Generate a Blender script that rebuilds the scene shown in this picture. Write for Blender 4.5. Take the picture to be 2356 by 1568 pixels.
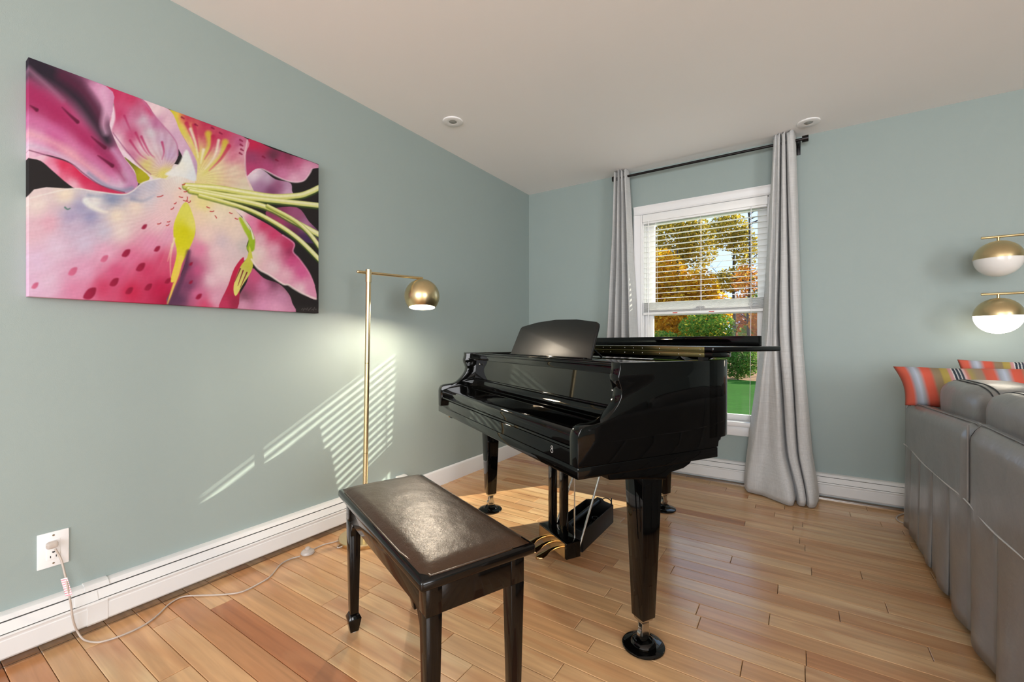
import bpy, bmesh, math, random
import numpy as np
from mathutils import Vector, Matrix

random.seed(7)
for o in list(bpy.data.objects): bpy.data.objects.remove(o)
scene = bpy.context.scene
COL = scene.collection
PI = math.pi

# ------------------------------------------------------------------ camera
F, CX, HY, CZ = 1004.0, 1178.0, 785.0, 1.035
TH = math.radians(33.3)
FW = np.array([-math.sin(TH), math.cos(TH), 0.0]); RT = np.array([math.cos(TH), math.sin(TH), 0.0]); UP = np.array([0, 0, 1.0])
CAM = np.array([0, 0, 0.0]) - 4.19*FW - 0.163*RT; CAM[2] = CZ
cd = bpy.data.cameras.new('camera'); cam = bpy.data.objects.new('camera', cd); COL.objects.link(cam)
cd.sensor_width = 36.0; cd.sensor_fit = 'HORIZONTAL'; cd.lens = 36.0*F/2356.0; cd.shift_y = (HY-784.0)/2356.0
cd.clip_start = 0.02; cd.clip_end = 300
cam.location = CAM; cam.rotation_euler = (PI/2, 0, TH)
scene.camera = cam

# ------------------------------------------------------------------ world, sun, exposure
scene.view_settings.view_transform = 'Standard'; scene.view_settings.look = 'None'
scene.view_settings.gamma = 1.0; scene.view_settings.use_curve_mapping = False
scene.view_settings.exposure = 0.18
w = bpy.data.worlds.new('sky'); scene.world = w; w.use_nodes = True
wn = w.node_tree; bg = wn.nodes['Background']
bg.inputs[0].default_value = (0.50, 0.66, 0.93, 1); bg.inputs[1].default_value = 1.6

def aim(o, d):
    o.rotation_euler = Vector(d).to_track_quat('-Z', 'Y').to_euler()
sl = bpy.data.lights.new('sun_offscreen', 'SUN'); sl.energy = 8.5; sl.angle = math.radians(0.3); sl.color = (1.0, 0.92, 0.74)
sun = bpy.data.objects.new('sun_offscreen', sl); COL.objects.link(sun); sun.location = (8, 12, 9)
aim(sun, (-0.67, -1.0, -0.575))

def area(name, loc, d, sx, sy, power, color=(1, 1, 1)):
    l = bpy.data.lights.new(name, 'AREA'); l.shape = 'RECTANGLE'; l.size = sx; l.size_y = sy; l.energy = power; l.color = color
    o = bpy.data.objects.new(name, l); COL.objects.link(o); o.location = loc; aim(o, d); return o
# added daylight fill lamps in unseen rear and right wall openings (behind the camera)
area('daylight_fill_rear_offscreen', (2.6, -6.99, 1.34), (0, 1, 0.0), 3.3, 2.0, 135, (1.0, 0.985, 0.965))
area('daylight_fill_right_offscreen', (6.19, -4.9, 1.45), (-1, 0.0, 0.0), 1.9, 1.7, 105, (1.0, 0.985, 0.965))

# ------------------------------------------------------------------ pixel helpers (photo frame 2356 x 1568)
def ray(x, y): return FW + (x-CX)/F*RT + (HY-y)/F*UP
def onz(x, y, z=0.0): r = ray(x, y); return CAM + (z-CAM[2])/r[2]*r
def onx(x, y, X=0.0): r = ray(x, y); return CAM + (X-CAM[0])/r[0]*r
def ony(x, y, Y=0.0): r = ray(x, y); return CAM + (Y-CAM[1])/r[1]*r

# ------------------------------------------------------------------ materials
def s2l(c):
    return tuple(((v/255.0)/12.92 if v/255.0 <= 0.04045 else ((v/255.0+0.055)/1.055)**2.4) for v in c)
MATS = {}
def node_mat(name):
    m = bpy.data.materials.new(name); m.use_nodes = True; nt = m.node_tree
    return m, nt, nt.nodes['Principled BSDF']
def mat(name, rgb, rough=0.5, metal=0.0, noise=0.0, scale=20.0, bump=0.0, bscale=None, coat=0.0, stretch=None, rough_var=0.0, spec=0.5, trans=0.0, emit=None, emit_s=0.0, sheen=0.0):
    m, nt, b = node_mat(name)
    col = s2l(rgb)
    b.inputs['Base Color'].default_value = (*col, 1); b.inputs['Roughness'].default_value = rough; b.inputs['Metallic'].default_value = metal
    b.inputs['Specular IOR Level'].default_value = spec
    if coat: b.inputs['Coat Weight'].default_value = coat; b.inputs['Coat Roughness'].default_value = 0.04
    if trans: b.inputs['Transmission Weight'].default_value = trans
    if sheen: b.inputs['Sheen Weight'].default_value = sheen
    if emit: b.inputs['Emission Color'].default_value = (*emit, 1); b.inputs['Emission Strength'].default_value = emit_s
    tc = nt.nodes.new('ShaderNodeTexCoord'); mp = nt.nodes.new('ShaderNodeMapping')
    nt.links.new(tc.outputs['Object'], mp.inputs['Vector'])
    if stretch: mp.inputs['Scale'].default_value = stretch
    nz = nt.nodes.new('ShaderNodeTexNoise'); nz.inputs['Scale'].default_value = scale; nz.inputs['Detail'].default_value = 5
    nt.links.new(mp.outputs[0], nz.inputs['Vector'])
    if noise:
        mx = nt.nodes.new('ShaderNodeMix'); mx.data_type = 'RGBA'
        mx.inputs[6].default_value = (*[c*(1-noise) for c in col], 1); mx.inputs[7].default_value = (*[min(1, c*(1+noise)) for c in col], 1)
        nt.links.new(nz.outputs['Fac'], mx.inputs[0]); nt.links.new(mx.outputs[2], b.inputs['Base Color'])
    if rough_var:
        mr = nt.nodes.new('ShaderNodeMapRange'); mr.inputs[3].default_value = max(0, rough-rough_var); mr.inputs[4].default_value = rough+rough_var
        nt.links.new(nz.outputs['Fac'], mr.inputs[0]); nt.links.new(mr.outputs[0], b.inputs['Roughness'])
    if bump:
        n2 = nt.nodes.new('ShaderNodeTexNoise'); n2.inputs['Scale'].default_value = bscale or scale; n2.inputs['Detail'].default_value = 4
        nt.links.new(mp.outputs[0], n2.inputs['Vector'])
        bp = nt.nodes.new('ShaderNodeBump'); bp.inputs['Strength'].default_value = bump; bp.inputs['Distance'].default_value = 0.002
        nt.links.new(n2.outputs['Fac'], bp.inputs['Height']); nt.links.new(bp.outputs[0], b.inputs['Normal'])
    MATS[name] = m
    return m

M = {}
M['wall'] = mat('sage_wall_paint', (151, 165, 162), 0.55, noise=0.02, scale=6, bump=0.12, bscale=350)
M['ceil'] = mat('ceiling_paint', (246, 246, 246), 0.8, noise=0.01, scale=3, bump=0.05, bscale=200)
M['trim'] = mat('white_trim_paint', (236, 236, 236), 0.35, noise=0.01, scale=8)
M['heater'] = mat('heater_enamel', (224, 224, 223), 0.38, noise=0.015, scale=10)
M['fin'] = mat('heater_fin_metal', (132, 130, 127), 0.45, metal=0.6, noise=0.1, scale=80)
M['piano'] = mat('black_polyester', (4, 4, 4), 0.04, noise=0.1, spec=0.32, rough_var=0.01, scale=3)
M['satin_black'] = mat('satin_black', (14, 14, 14), 0.42, noise=0.1, spec=0.35, bump=0.03, bscale=300)
M['bench'] = mat('bench_lacquer', (9, 7, 6), 0.07, noise=0.1, rough_var=0.01, spec=0.34)
M['brass'] = mat('brushed_brass', (214, 194, 150), 0.30, metal=1.0, noise=0.06, scale=60, stretch=(1, 1, 0.05))
M['old_brass'] = mat('hinge_brass', (150, 138, 92), 0.3, metal=1.0, noise=0.1, scale=30)
M['pedal_brass'] = mat('pedal_brass', (222, 190, 140), 0.12, metal=1.0, noise=0.05)
M['steel'] = mat('polished_steel', (190, 188, 182), 0.2, metal=1.0, noise=0.05)
M['rod'] = mat('rod_bronze', (32, 29, 30), 0.32, metal=0.6, noise=0.1)
M['plastic'] = mat('white_plastic', (240, 240, 240), 0.3, noise=0.01)
M['slot'] = mat('slot_black', (18, 18, 18), 0.6, noise=0.1)
M['blind'] = mat('blind_vinyl', (243, 243, 241), 0.4, noise=0.015)
M['cordw'] = mat('blind_cord', (235, 235, 232), 0.7, noise=0.02)
M['red'] = mat('red_tag_print', (205, 90, 75), 0.5, noise=0.05)
M['opal'] = mat('opal_glass', (240, 238, 234), 0.18, noise=0.01)
M['opal_lit'] = mat('opal_glass_lit', (250, 245, 235), 0.2, noise=0.01, emit=(1.0, 0.90, 0.74), emit_s=5.0)
M['bulb'] = mat('lamp_bulb_glow', (255, 240, 215), 0.3, noise=0.01, emit=(1.0, 0.72, 0.40), emit_s=26.0)
M['shade_in'] = mat('shade_lining', (245, 240, 230), 0.5, noise=0.01)
M['cord'] = mat('clear_vinyl_cord', (205, 190, 178), 0.2, noise=0.05, trans=0.25)
M['switch'] = mat('clear_switch', (236, 226, 218), 0.12, noise=0.05, trans=0.55)
M['rubber'] = mat('black_rubber', (20, 20, 20), 0.5, noise=0.1)
M['thread'] = mat('pale_thread', (208, 206, 202), 0.5, noise=0.05)
M['lens'] = mat('downlight_lens', (150, 152, 148), 0.25, noise=0.25, scale=160)
M['fabric_grey'] = None

def leather(name, rgb, rough, bumps, scale, spec=0.5):
    m, nt, b = node_mat(name)
    col = s2l(rgb)
    b.inputs['Roughness'].default_value = rough; b.inputs['Specular IOR Level'].default_value = spec
    tc = nt.nodes.new('ShaderNodeTexCoord')
    nz = nt.nodes.new('ShaderNodeTexNoise'); nz.inputs['Scale'].default_value = 9; nz.inputs['Detail'].default_value = 4
    vo = nt.nodes.new('ShaderNodeTexVoronoi'); vo.inputs['Scale'].default_value = scale; vo.feature = 'DISTANCE_TO_EDGE'
    dn = nt.nodes.new('ShaderNodeTexNoise'); dn.inputs['Scale'].default_value = scale*0.4
    mxv = nt.nodes.new('ShaderNodeMix'); mxv.data_type = 'RGBA'; mxv.inputs[0].default_value = 0.06
    nt.links.new(tc.outputs['Object'], dn.inputs['Vector']); nt.links.new(tc.outputs['Object'], mxv.inputs[6]); nt.links.new(dn.outputs['Color'], mxv.inputs[7])
    nt.links.new(mxv.outputs[2], vo.inputs['Vector'])
    nt.links.new(tc.outputs['Object'], nz.inputs['Vector'])
    mx = nt.nodes.new('ShaderNodeMix'); mx.data_type = 'RGBA'
    mx.inputs[6].default_value = (*[c*0.85 for c in col], 1); mx.inputs[7].default_value = (*[c*1.15 for c in col], 1)
    nt.links.new(nz.outputs['Fac'], mx.inputs[0]); nt.links.new(mx.outputs[2], b.inputs['Base Color'])
    bp = nt.nodes.new('ShaderNodeBump'); bp.inputs['Strength'].default_value = bumps; bp.inputs['Distance'].default_value = 0.0015
    nt.links.new(vo.outputs['Distance'], bp.inputs['Height'])
    bp2 = nt.nodes.new('ShaderNodeBump'); bp2.inputs['Strength'].default_value = 0.25; bp2.inputs['Distance'].default_value = 0.02
    nt.links.new(nz.outputs['Fac'], bp2.inputs['Height']); nt.links.new(bp.outputs[0], bp2.inputs['Normal'])
    nt.links.new(bp2.outputs[0], b.inputs['Normal'])
    return m
M['bench_leather'] = leather('bench_leather', (58, 37, 19), 0.37, 0.28, 120, 0.6)
M['sofa'] = leather('grey_sofa_leather', (132, 130, 128), 0.28, 0.06, 160, 0.7)

def cloth_weave(name, rgb):
    m, nt, b = node_mat(name); col = s2l(rgb)
    b.inputs['Roughness'].default_value = 0.85; b.inputs['Specular IOR Level'].default_value = 0.2; b.inputs['Sheen Weight'].default_value = 0.15
    tc = nt.nodes.new('ShaderNodeTexCoord')
    outs = []
    for sc in ((260, 260, 5), (9, 9, 420)):
        mp = nt.nodes.new('ShaderNodeMapping'); mp.inputs['Scale'].default_value = sc
        nt.links.new(tc.outputs['Object'], mp.inputs['Vector'])
        n = nt.nodes.new('ShaderNodeTexNoise'); n.inputs['Scale'].default_value = 1.0; n.inputs['Detail'].default_value = 3
        nt.links.new(mp.outputs[0], n.inputs['Vector']); outs.append(n)
    ad = nt.nodes.new('ShaderNodeMath'); ad.operation = 'ADD'
    nt.links.new(outs[0].outputs['Fac'], ad.inputs[0]); nt.links.new(outs[1].outputs['Fac'], ad.inputs[1])
    mr = nt.nodes.new('ShaderNodeMapRange'); mr.inputs[1].default_value = 0.6; mr.inputs[2].default_value = 1.4
    nt.links.new(ad.outputs[0], mr.inputs[0])
    mx = nt.nodes.new('ShaderNodeMix'); mx.data_type = 'RGBA'
    mx.inputs[6].default_value = (*[c*0.82 for c in col], 1); mx.inputs[7].default_value = (*[min(1, c*1.14) for c in col], 1)
    nt.links.new(mr.outputs[0], mx.inputs[0]); nt.links.new(mx.outputs[2], b.inputs['Base Color'])
    bp = nt.nodes.new('ShaderNodeBump'); bp.inputs['Strength'].default_value = 0.15; bp.inputs['Distance'].default_value = 0.001
    nt.links.new(mr.outputs[0], bp.inputs['Height']); nt.links.new(bp.outputs[0], b.inputs['Normal'])
    return m
M['curtain'] = cloth_weave('grey_linen_curtain', (200, 200, 199))
M['curtain_lining'] = cloth_weave('pale_curtain_lining', (214, 213, 210))

def wood_plank():
    m, nt, b = node_mat('maple_plank')
    oi = nt.nodes.new('ShaderNodeObjectInfo')
    tc = nt.nodes.new('ShaderNodeTexCoord')
    cmb = nt.nodes.new('ShaderNodeCombineXYZ')
    ml = nt.nodes.new('ShaderNodeMath'); ml.operation = 'MULTIPLY'; ml.inputs[1].default_value = 37.0
    nt.links.new(oi.outputs['Random'], ml.inputs[0])
    for k in range(3): nt.links.new(ml.outputs[0], cmb.inputs[k])
    va = nt.nodes.new('ShaderNodeVectorMath'); va.operation = 'ADD'
    nt.links.new(tc.outputs['Object'], va.inputs[0]); nt.links.new(cmb.outputs[0], va.inputs[1])
    mp = nt.nodes.new('ShaderNodeMapping'); mp.inputs['Scale'].default_value = (2.2, 40, 40)
    nt.links.new(va.outputs[0], mp.inputs['Vector'])
    g1 = nt.nodes.new('ShaderNodeTexNoise'); g1.inputs['Scale'].default_value = 1.0; g1.inputs['Detail'].default_value = 6; g1.inputs['Distortion'].default_value = 0.6
    nt.links.new(mp.outputs[0], g1.inputs['Vector'])
    mp2 = nt.nodes.new('ShaderNodeMapping'); mp2.inputs['Scale'].default_value = (1.3, 7, 7)
    nt.links.new(va.outputs[0], mp2.inputs['Vector'])
    g2 = nt.nodes.new('ShaderNodeTexNoise'); g2.inputs['Scale'].default_value = 1.4; g2.inputs['Detail'].default_value = 2
    nt.links.new(mp2.outputs[0], g2.inputs['Vector'])
    # cathedral rings
    wv = nt.nodes.new('ShaderNodeTexNoise'); wv.inputs['Scale'].default_value = 0.8; wv.inputs['Detail'].default_value = 1
    nt.links.new(mp2.outputs[0], wv.inputs['Vector'])
    m1 = nt.nodes.new('ShaderNodeMath'); m1.operation = 'MULTIPLY'; m1.inputs[1].default_value = 26.0
    nt.links.new(wv.outputs['Fac'], m1.inputs[0])
    m2 = nt.nodes.new('ShaderNodeMath'); m2.operation = 'SINE'; nt.links.new(m1.outputs[0], m2.inputs[0])
    m3 = nt.nodes.new('ShaderNodeMapRange'); m3.inputs[1].default_value = 0.55; m3.inputs[2].default_value = 1.0; m3.inputs[3].default_value = 0.0; m3.inputs[4].default_value = 0.30
    nt.links.new(m2.outputs[0], m3.inputs[0])
    # base tone of the board
    cr = nt.nodes.new('ShaderNodeValToRGB'); e = cr.color_ramp.elements
    stops = [(0.0, (200, 156, 110)), (0.20, (220, 180, 134)), (0.40, (206, 156, 108)), (0.58, (226, 192, 148)), (0.72, (194, 138, 92)), (0.85, (214, 172, 124)), (0.94, (182, 122, 78)), (1.0, (168, 104, 64))]
    e[0].position = 0; e[0].color = (*s2l(stops[0][1]), 1); e[1].position = 1; e[1].color = (*s2l(stops[-1][1]), 1)
    for p, c in stops[1:-1]:
        q = e.new(p); q.color = (*s2l(c), 1)
    cr.color_ramp.interpolation = 'LINEAR'
    nt.links.new(oi.outputs['Random'], cr.inputs[0])
    # streak towards reddish brown
    mx = nt.nodes.new('ShaderNodeMix'); mx.data_type = 'RGBA'; mx.inputs[7].default_value = (*s2l((172, 108, 68)), 1)
    r2 = nt.nodes.new('ShaderNodeMapRange'); r2.inputs[1].default_value = 0.52; r2.inputs[2].default_value = 0.80; r2.inputs[3].default_value = 0.0; r2.inputs[4].default_value = 0.75
    nt.links.new(g2.outputs['Fac'], r2.inputs[0]); nt.links.new(r2.outputs[0], mx.inputs[0]); nt.links.new(cr.outputs[0], mx.inputs[6])
    mx2 = nt.nodes.new('ShaderNodeMix'); mx2.data_type = 'RGBA'; mx2.blend_type = 'MULTIPLY'
    r3 = nt.nodes.new('ShaderNodeMapRange'); r3.inputs[1].default_value = 0.3; r3.inputs[2].default_value = 0.75; r3.inputs[3].default_value = 0.78; r3.inputs[4].default_value = 1.12
    nt.links.new(g1.outputs['Fac'], r3.inputs[0])
    cc = nt.nodes.new('ShaderNodeCombineXYZ')
    for k in range(3): nt.links.new(r3.outputs[0], cc.inputs[k])
    mx2.inputs[0].default_value = 1.0
    nt.links.new(mx.outputs[2], mx2.inputs[6]); nt.links.new(cc.outputs[0], mx2.inputs[7])
    mx3 = nt.nodes.new('ShaderNodeMix'); mx3.data_type = 'RGBA'; mx3.inputs[7].default_value = (*s2l((186, 128, 84)), 1)
    nt.links.new(m3.outputs[0], mx3.inputs[0]); nt.links.new(mx2.outputs[2], mx3.inputs[6])
    nt.links.new(mx3.outputs[2], b.inputs['Base Color'])
    b.inputs['Roughness'].default_value = 0.24
    b.inputs['Specular IOR Level'].default_value = 0.62
    bp = nt.nodes.new('ShaderNodeBump'); bp.inputs['Strength'].default_value = 0.04; bp.inputs['Distance'].default_value = 0.002
    nt.links.new(g1.outputs['Fac'], bp.inputs['Height']); nt.links.new(bp.outputs[0], b.inputs['Normal'])
    return m
M['plank'] = wood_plank()
M['subfloor'] = mat('plank_joint', (70, 47, 30), 0.7, noise=0.2, scale=9)

def glass_pane():
    m = bpy.data.materials.new('window_glass'); m.use_nodes = True; nt = m.node_tree; nt.nodes.clear()
    out = nt.nodes.new('ShaderNodeOutputMaterial'); mx = nt.nodes.new('ShaderNodeMixShader')
    tr = nt.nodes.new('ShaderNodeBsdfTransparent'); tr.inputs[0].default_value = (0.96, 0.98, 0.97, 1)
    gl = nt.nodes.new('ShaderNodeBsdfGlossy'); gl.inputs['Roughness'].default_value = 0.01
    fr = nt.nodes.new('ShaderNodeFresnel'); fr.inputs[0].default_value = 1.14
    nt.links.new(fr.outputs[0], mx.inputs[0]); nt.links.new(tr.outputs[0], mx.inputs[1]); nt.links.new(gl.outputs[0], mx.inputs[2]); nt.links.new(mx.outputs[0], out.inputs[0])
    return m
M['glass'] = glass_pane()

def leaf_mat(name, cols):
    m = bpy.data.materials.new(name); m.use_nodes = True; nt = m.node_tree; nt.nodes.clear()
    out = nt.nodes.new('ShaderNodeOutputMaterial'); ge = nt.nodes.new('ShaderNodeNewGeometry')
    cr = nt.nodes.new('ShaderNodeValToRGB'); e = cr.color_ramp.elements
    for i, c in enumerate(cols):
        q = e[i] if i < 2 else e.new(i/(len(cols)-1))
        q.position = i/(len(cols)-1); q.color = (*s2l(c), 1)
    nt.links.new(ge.outputs['Random Per Island'], cr.inputs[0])
    d = nt.nodes.new('ShaderNodeBsdfDiffuse'); t = nt.nodes.new('ShaderNodeBsdfTranslucent'); mx = nt.nodes.new('ShaderNodeMixShader'); mx.inputs[0].default_value = 0.6
    nt.links.new(cr.outputs[0], d.inputs[0]); nt.links.new(cr.outputs[0], t.inputs[0])
    nt.links.new(d.outputs[0], mx.inputs[1]); nt.links.new(t.outputs[0], mx.inputs[2]); nt.links.new(mx.outputs[0], out.inputs[0])
    return m
M['leaf_gold'] = leaf_mat('gold_leaves', [(190, 130, 30), (245, 190, 40), (255, 215, 70), (215, 160, 45), (150, 115, 35), (252, 205, 50)])
M['leaf_olive'] = leaf_mat('olive_leaves', [(150, 135, 55), (205, 175, 60), (225, 195, 80), (120, 115, 50), (185, 160, 65)])
M['leaf_green'] = leaf_mat('green_leaves', [(70, 115, 45), (110, 150, 60), (150, 175, 75), (85, 125, 55), (200, 190, 80)])
M['leaf_rust'] = leaf_mat('rust_leaves', [(190, 110, 50), (220, 145, 55), (150, 95, 55), (230, 175, 70), (175, 120, 65)])
M['leaf_bush'] = leaf_mat('bush_leaves', [(75, 115, 50), (100, 145, 65), (130, 170, 80), (85, 115, 55), (150, 160, 80)])
M['bark'] = mat('tree_bark', (72, 60, 50), 0.9, noise=0.4, scale=6, bump=0.4, bscale=18)
M['lawn'] = mat('lawn_grass', (46, 90, 26), 0.9, spec=0.05, noise=0.5, scale=4, bump=0.5, bscale=60, stretch=(1, 3, 1))
M['litter'] = mat('leaf_litter', (150, 112, 82), 0.95, noise=0.5, scale=7, bump=0.5, bscale=30)

# ------------------------------------------------------------------ mesh builder
class MB:
    def __init__(self): self.bm = bmesh.new()
    def _bevel(self, faces, bev, seg):
        ed = list({e for f in faces for e in f.edges})
        bmesh.ops.bevel(self.bm, geom=ed, offset=bev, segments=seg, profile=0.5, affect='EDGES', clamp_overlap=True)
    def box(self, x0, x1, y0, y1, z0, z1, bev=0, seg=2):
        if x0 > x1: x0, x1 = x1, x0
        if y0 > y1: y0, y1 = y1, y0
        if z0 > z1: z0, z1 = z1, z0
        v = [self.bm.verts.new(p) for p in ((x0, y0, z0), (x1, y0, z0), (x1, y1, z0), (x0, y1, z0), (x0, y0, z1), (x1, y0, z1), (x1, y1, z1), (x0, y1, z1))]
        fs = [self.bm.faces.new([v[i] for i in q]) for q in ((0, 3, 2, 1), (4, 5, 6, 7), (0, 1, 5, 4), (1, 2, 6, 5), (2, 3, 7, 6), (3, 0, 4, 7))]
        if bev: self._bevel(fs, bev, seg)
        return self
    def frustum(self, c0, h0, z0, c1, h1, z1, bev=0):
        v = [self.bm.verts.new((c[0]+sx*h[0], c[1]+sy*h[1], z)) for c, h, z in ((c0, h0, z0), (c1, h1, z1)) for sx, sy in ((-1, -1), (1, -1), (1, 1), (-1, 1))]
        fs = [self.bm.faces.new([v[i] for i in q]) for q in ((0, 3, 2, 1), (4, 5, 6, 7), (0, 1, 5, 4), (1, 2, 6, 5), (2, 3, 7, 6), (3, 0, 4, 7))]
        if bev: self._bevel(fs, bev, 2)
        return self
    def prism(self, pts, axis, a0, a1, bev=0, seg=2, caps_only=False):
        def P(p, a):
            return {'x': (a, p[0], p[1]), 'y': (p[0], a, p[1]), 'z': (p[0], p[1], a)}[axis]
        A = [self.bm.verts.new(P(p, a0)) for p in pts]; B = [self.bm.verts.new(P(p, a1)) for p in pts]
        n = len(pts); fs = [self.bm.faces.new(A), self.bm.faces.new(B[::-1])]
        for i in range(n): fs.append(self.bm.faces.new((A[i], B[i], B[(i+1) % n], A[(i+1) % n])))
        bmesh.ops.recalc_face_normals(self.bm, faces=fs)
        if bev:
            ed = set(fs[0].edges) | set(fs[1].edges)
            bmesh.ops.bevel(self.bm, geom=list(ed), offset=bev, segments=seg, profile=0.5, affect='EDGES', clamp_overlap=True)
        return self
    def tube(self, pts, r, n=8, caps=True, closed=False):
        pts = [Vector(p) for p in pts]; rr = r if isinstance(r, (list, tuple)) else [r]*len(pts)
        rings = []; up = None
        for i, p in enumerate(pts):
            a = pts[max(0, i-1)] if not closed else pts[i-1]; b = pts[min(len(pts)-1, i+1)] if not closed else pts[(i+1) % len(pts)]
            d = (b-a).normalized()
            if up is None:
                up = Vector((0, 0, 1)) if abs(d.z) < 0.9 else Vector((1, 0, 0))
            x = up.cross(d)
            if x.length < 1e-6: x = Vector((1, 0, 0)).cross(d)
            x.normalize(); y = d.cross(x); up = y
            rings.append([self.bm.verts.new(p + rr[i]*(math.cos(2*PI*k/n)*x + math.sin(2*PI*k/n)*y)) for k in range(n)])
        m = len(rings)
        for i in range(m if closed else m-1):
            A, B = rings[i], rings[(i+1) % m]
            for k in range(n): self.bm.faces.new((A[k], A[(k+1) % n], B[(k+1) % n], B[k]))
        if caps and not closed:
            self.bm.faces.new(rings[0][::-1]); self.bm.faces.new(rings[-1])
        return self
    def cyl(self, p0, p1, r0, r1=None, n=20): return self.tube([p0, p1], [r0, r0 if r1 is None else r1], n)
    def lathe(self, prof, c=(0, 0, 0), n=32):
        rings = []
        for r, z in prof:
            if r < 1e-5: rings.append([self.bm.verts.new((c[0], c[1], c[2]+z))])
            else: rings.append([self.bm.verts.new((c[0]+r*math.cos(2*PI*k/n), c[1]+r*math.sin(2*PI*k/n), c[2]+z)) for k in range(n)])
        fs = []
        for A, B in zip(rings[:-1], rings[1:]):
            for k in range(n):
                k2 = (k+1) % n
                if len(A) == 1 and len(B) == 1: continue
                if len(A) == 1: fs.append(self.bm.faces.new((A[0], B[k2], B[k])))
                elif len(B) == 1: fs.append(self.bm.faces.new((A[k], A[k2], B[0])))
                else: fs.append(self.bm.faces.new((A[k], A[k2], B[k2], B[k])))
        return self
    def sphere(self, c, r, n=16, sc=(1, 1, 1)):
        bmesh.ops.create_uvsphere(self.bm, u_segments=n, v_segments=max(6, n//2), radius=r, matrix=Matrix.Translation(c) @ Matrix.Diagonal((*sc, 1)))
        return self
    def grid(self, P):
        V = [[self.bm.verts.new(p) for p in row] for row in P]
        for a, b in zip(V[:-1], V[1:]):
            for i in range(len(a)-1): self.bm.faces.new((a[i], a[i+1], b[i+1], b[i]))
        return self
    def out(self, name, m, parent=None, world=False, smooth=35, recalc=False):
        if recalc: bmesh.ops.recalc_face_normals(self.bm, faces=self.bm.faces)
        if world and parent is not None:
            bmesh.ops.transform(self.bm, matrix=XF[parent].inverted(), verts=self.bm.verts)
        me = bpy.data.meshes.new(name); self.bm.to_mesh(me); self.bm.free()
        if smooth:
            me.shade_smooth()
            if smooth < 180: me.set_sharp_from_angle(angle=math.radians(smooth))
        o = bpy.data.objects.new(name, me); COL.objects.link(o); me.materials.append(m)
        if parent is not None: o.parent = parent; XF[o] = XF[parent]
        else: XF[o] = Matrix.Identity(4)
        return o
XF = {}
def tag(o, label=None, cat=None, group=None, kind=None):
    if label: o['label'] = label
    if cat: o['category'] = cat
    if group: o['group'] = group
    if kind: o['kind'] = kind
    return o
def thing(name, label, cat, loc=(0, 0, 0), rz=0.0, group=None, kind=None):
    o = bpy.data.objects.new(name, None); COL.objects.link(o); o.location = loc; o.rotation_euler = (0, 0, rz)
    o.empty_display_size = 0.05
    XF[o] = Matrix.Translation(loc) @ Matrix.Rotation(rz, 4, 'Z')
    return tag(o, label, cat, group, kind)
def bx(name, m, parent, x0, x1, y0, y1, z0, z1, bev=0, world=True, seg=2):
    return MB().box(x0, x1, y0, y1, z0, z1, bev, seg).out(name, m, parent, world)
def smooth_curve(pts, k=6, closed=False):
    n = len(pts); out = []
    D = len(pts[0])
    for i in range(n if closed else n-1):
        p1 = pts[i]; p2 = pts[(i+1) % n]
        p0 = pts[i-1] if (closed or i > 0) else p1; p3 = pts[(i+2) % n] if (closed or i+2 < n) else p2
        for j in range(k):
            t = j/k
            out.append(tuple(0.5*((2*p1[d]) + (-p0[d]+p2[d])*t + (2*p0[d]-5*p1[d]+4*p2[d]-p3[d])*t*t + (-p0[d]+3*p1[d]-3*p2[d]+p3[d])*t**3) for d in range(D)))
    if not closed: out.append(tuple(pts[-1]))
    return out

# ------------------------------------------------------------------ room shell
H = 2.44; RX = 6.2; RY = -7.0
WX0, WX1, WZ0, WZ1 = 1.085, 1.995, 0.44, 2.08      # rough opening of the garden window
def wall(name, boxes, label):
    b = MB()
    for q in boxes: b.box(*q)
    return tag(b.out(name, M['wall'], None, smooth=0), label, 'wall', kind='structure')
wall('wall_left', [(-0.12, 0, RY, 0.15, -0.06, H)], 'sage green painted wall behind the lily canvas')
wall('wall_back', [(0, WX0, 0, 0.15, -0.06, H), (WX1, RX, 0, 0.15, -0.06, H), (WX0, WX1, 0, 0.15, -0.06, WZ0), (WX0, WX1, 0, 0.15, WZ1, H)], 'sage green painted wall with the garden window')
wall('wall_right', [(RX, RX+0.12, RY, -5.9, -0.06, H), (RX, RX+0.12, -3.9, 0.15, -0.06, H), (RX, RX+0.12, -5.9, -3.9, -0.06, 0.55), (RX, RX+0.12, -5.9, -3.9, 2.35, H)], 'sage green painted wall at the far side of the sofa')
wall('wall_rear', [(-0.12, 0.9, RY-0.12, RY, -0.06, H), (4.3, RX+0.12, RY-0.12, RY, -0.06, H), (0.9, 4.3, RY-0.12, RY, -0.06, 0.3), (0.9, 4.3, RY-0.12, RY, 2.38, H)], 'sage green painted wall opposite the garden window')
tag(MB().box(-0.12, RX+0.12, RY-0.12, 0.15, H, H+0.1).out('ceiling', M['ceil'], None, smooth=0), 'smooth white painted ceiling', 'ceiling', kind='structure')

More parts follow.
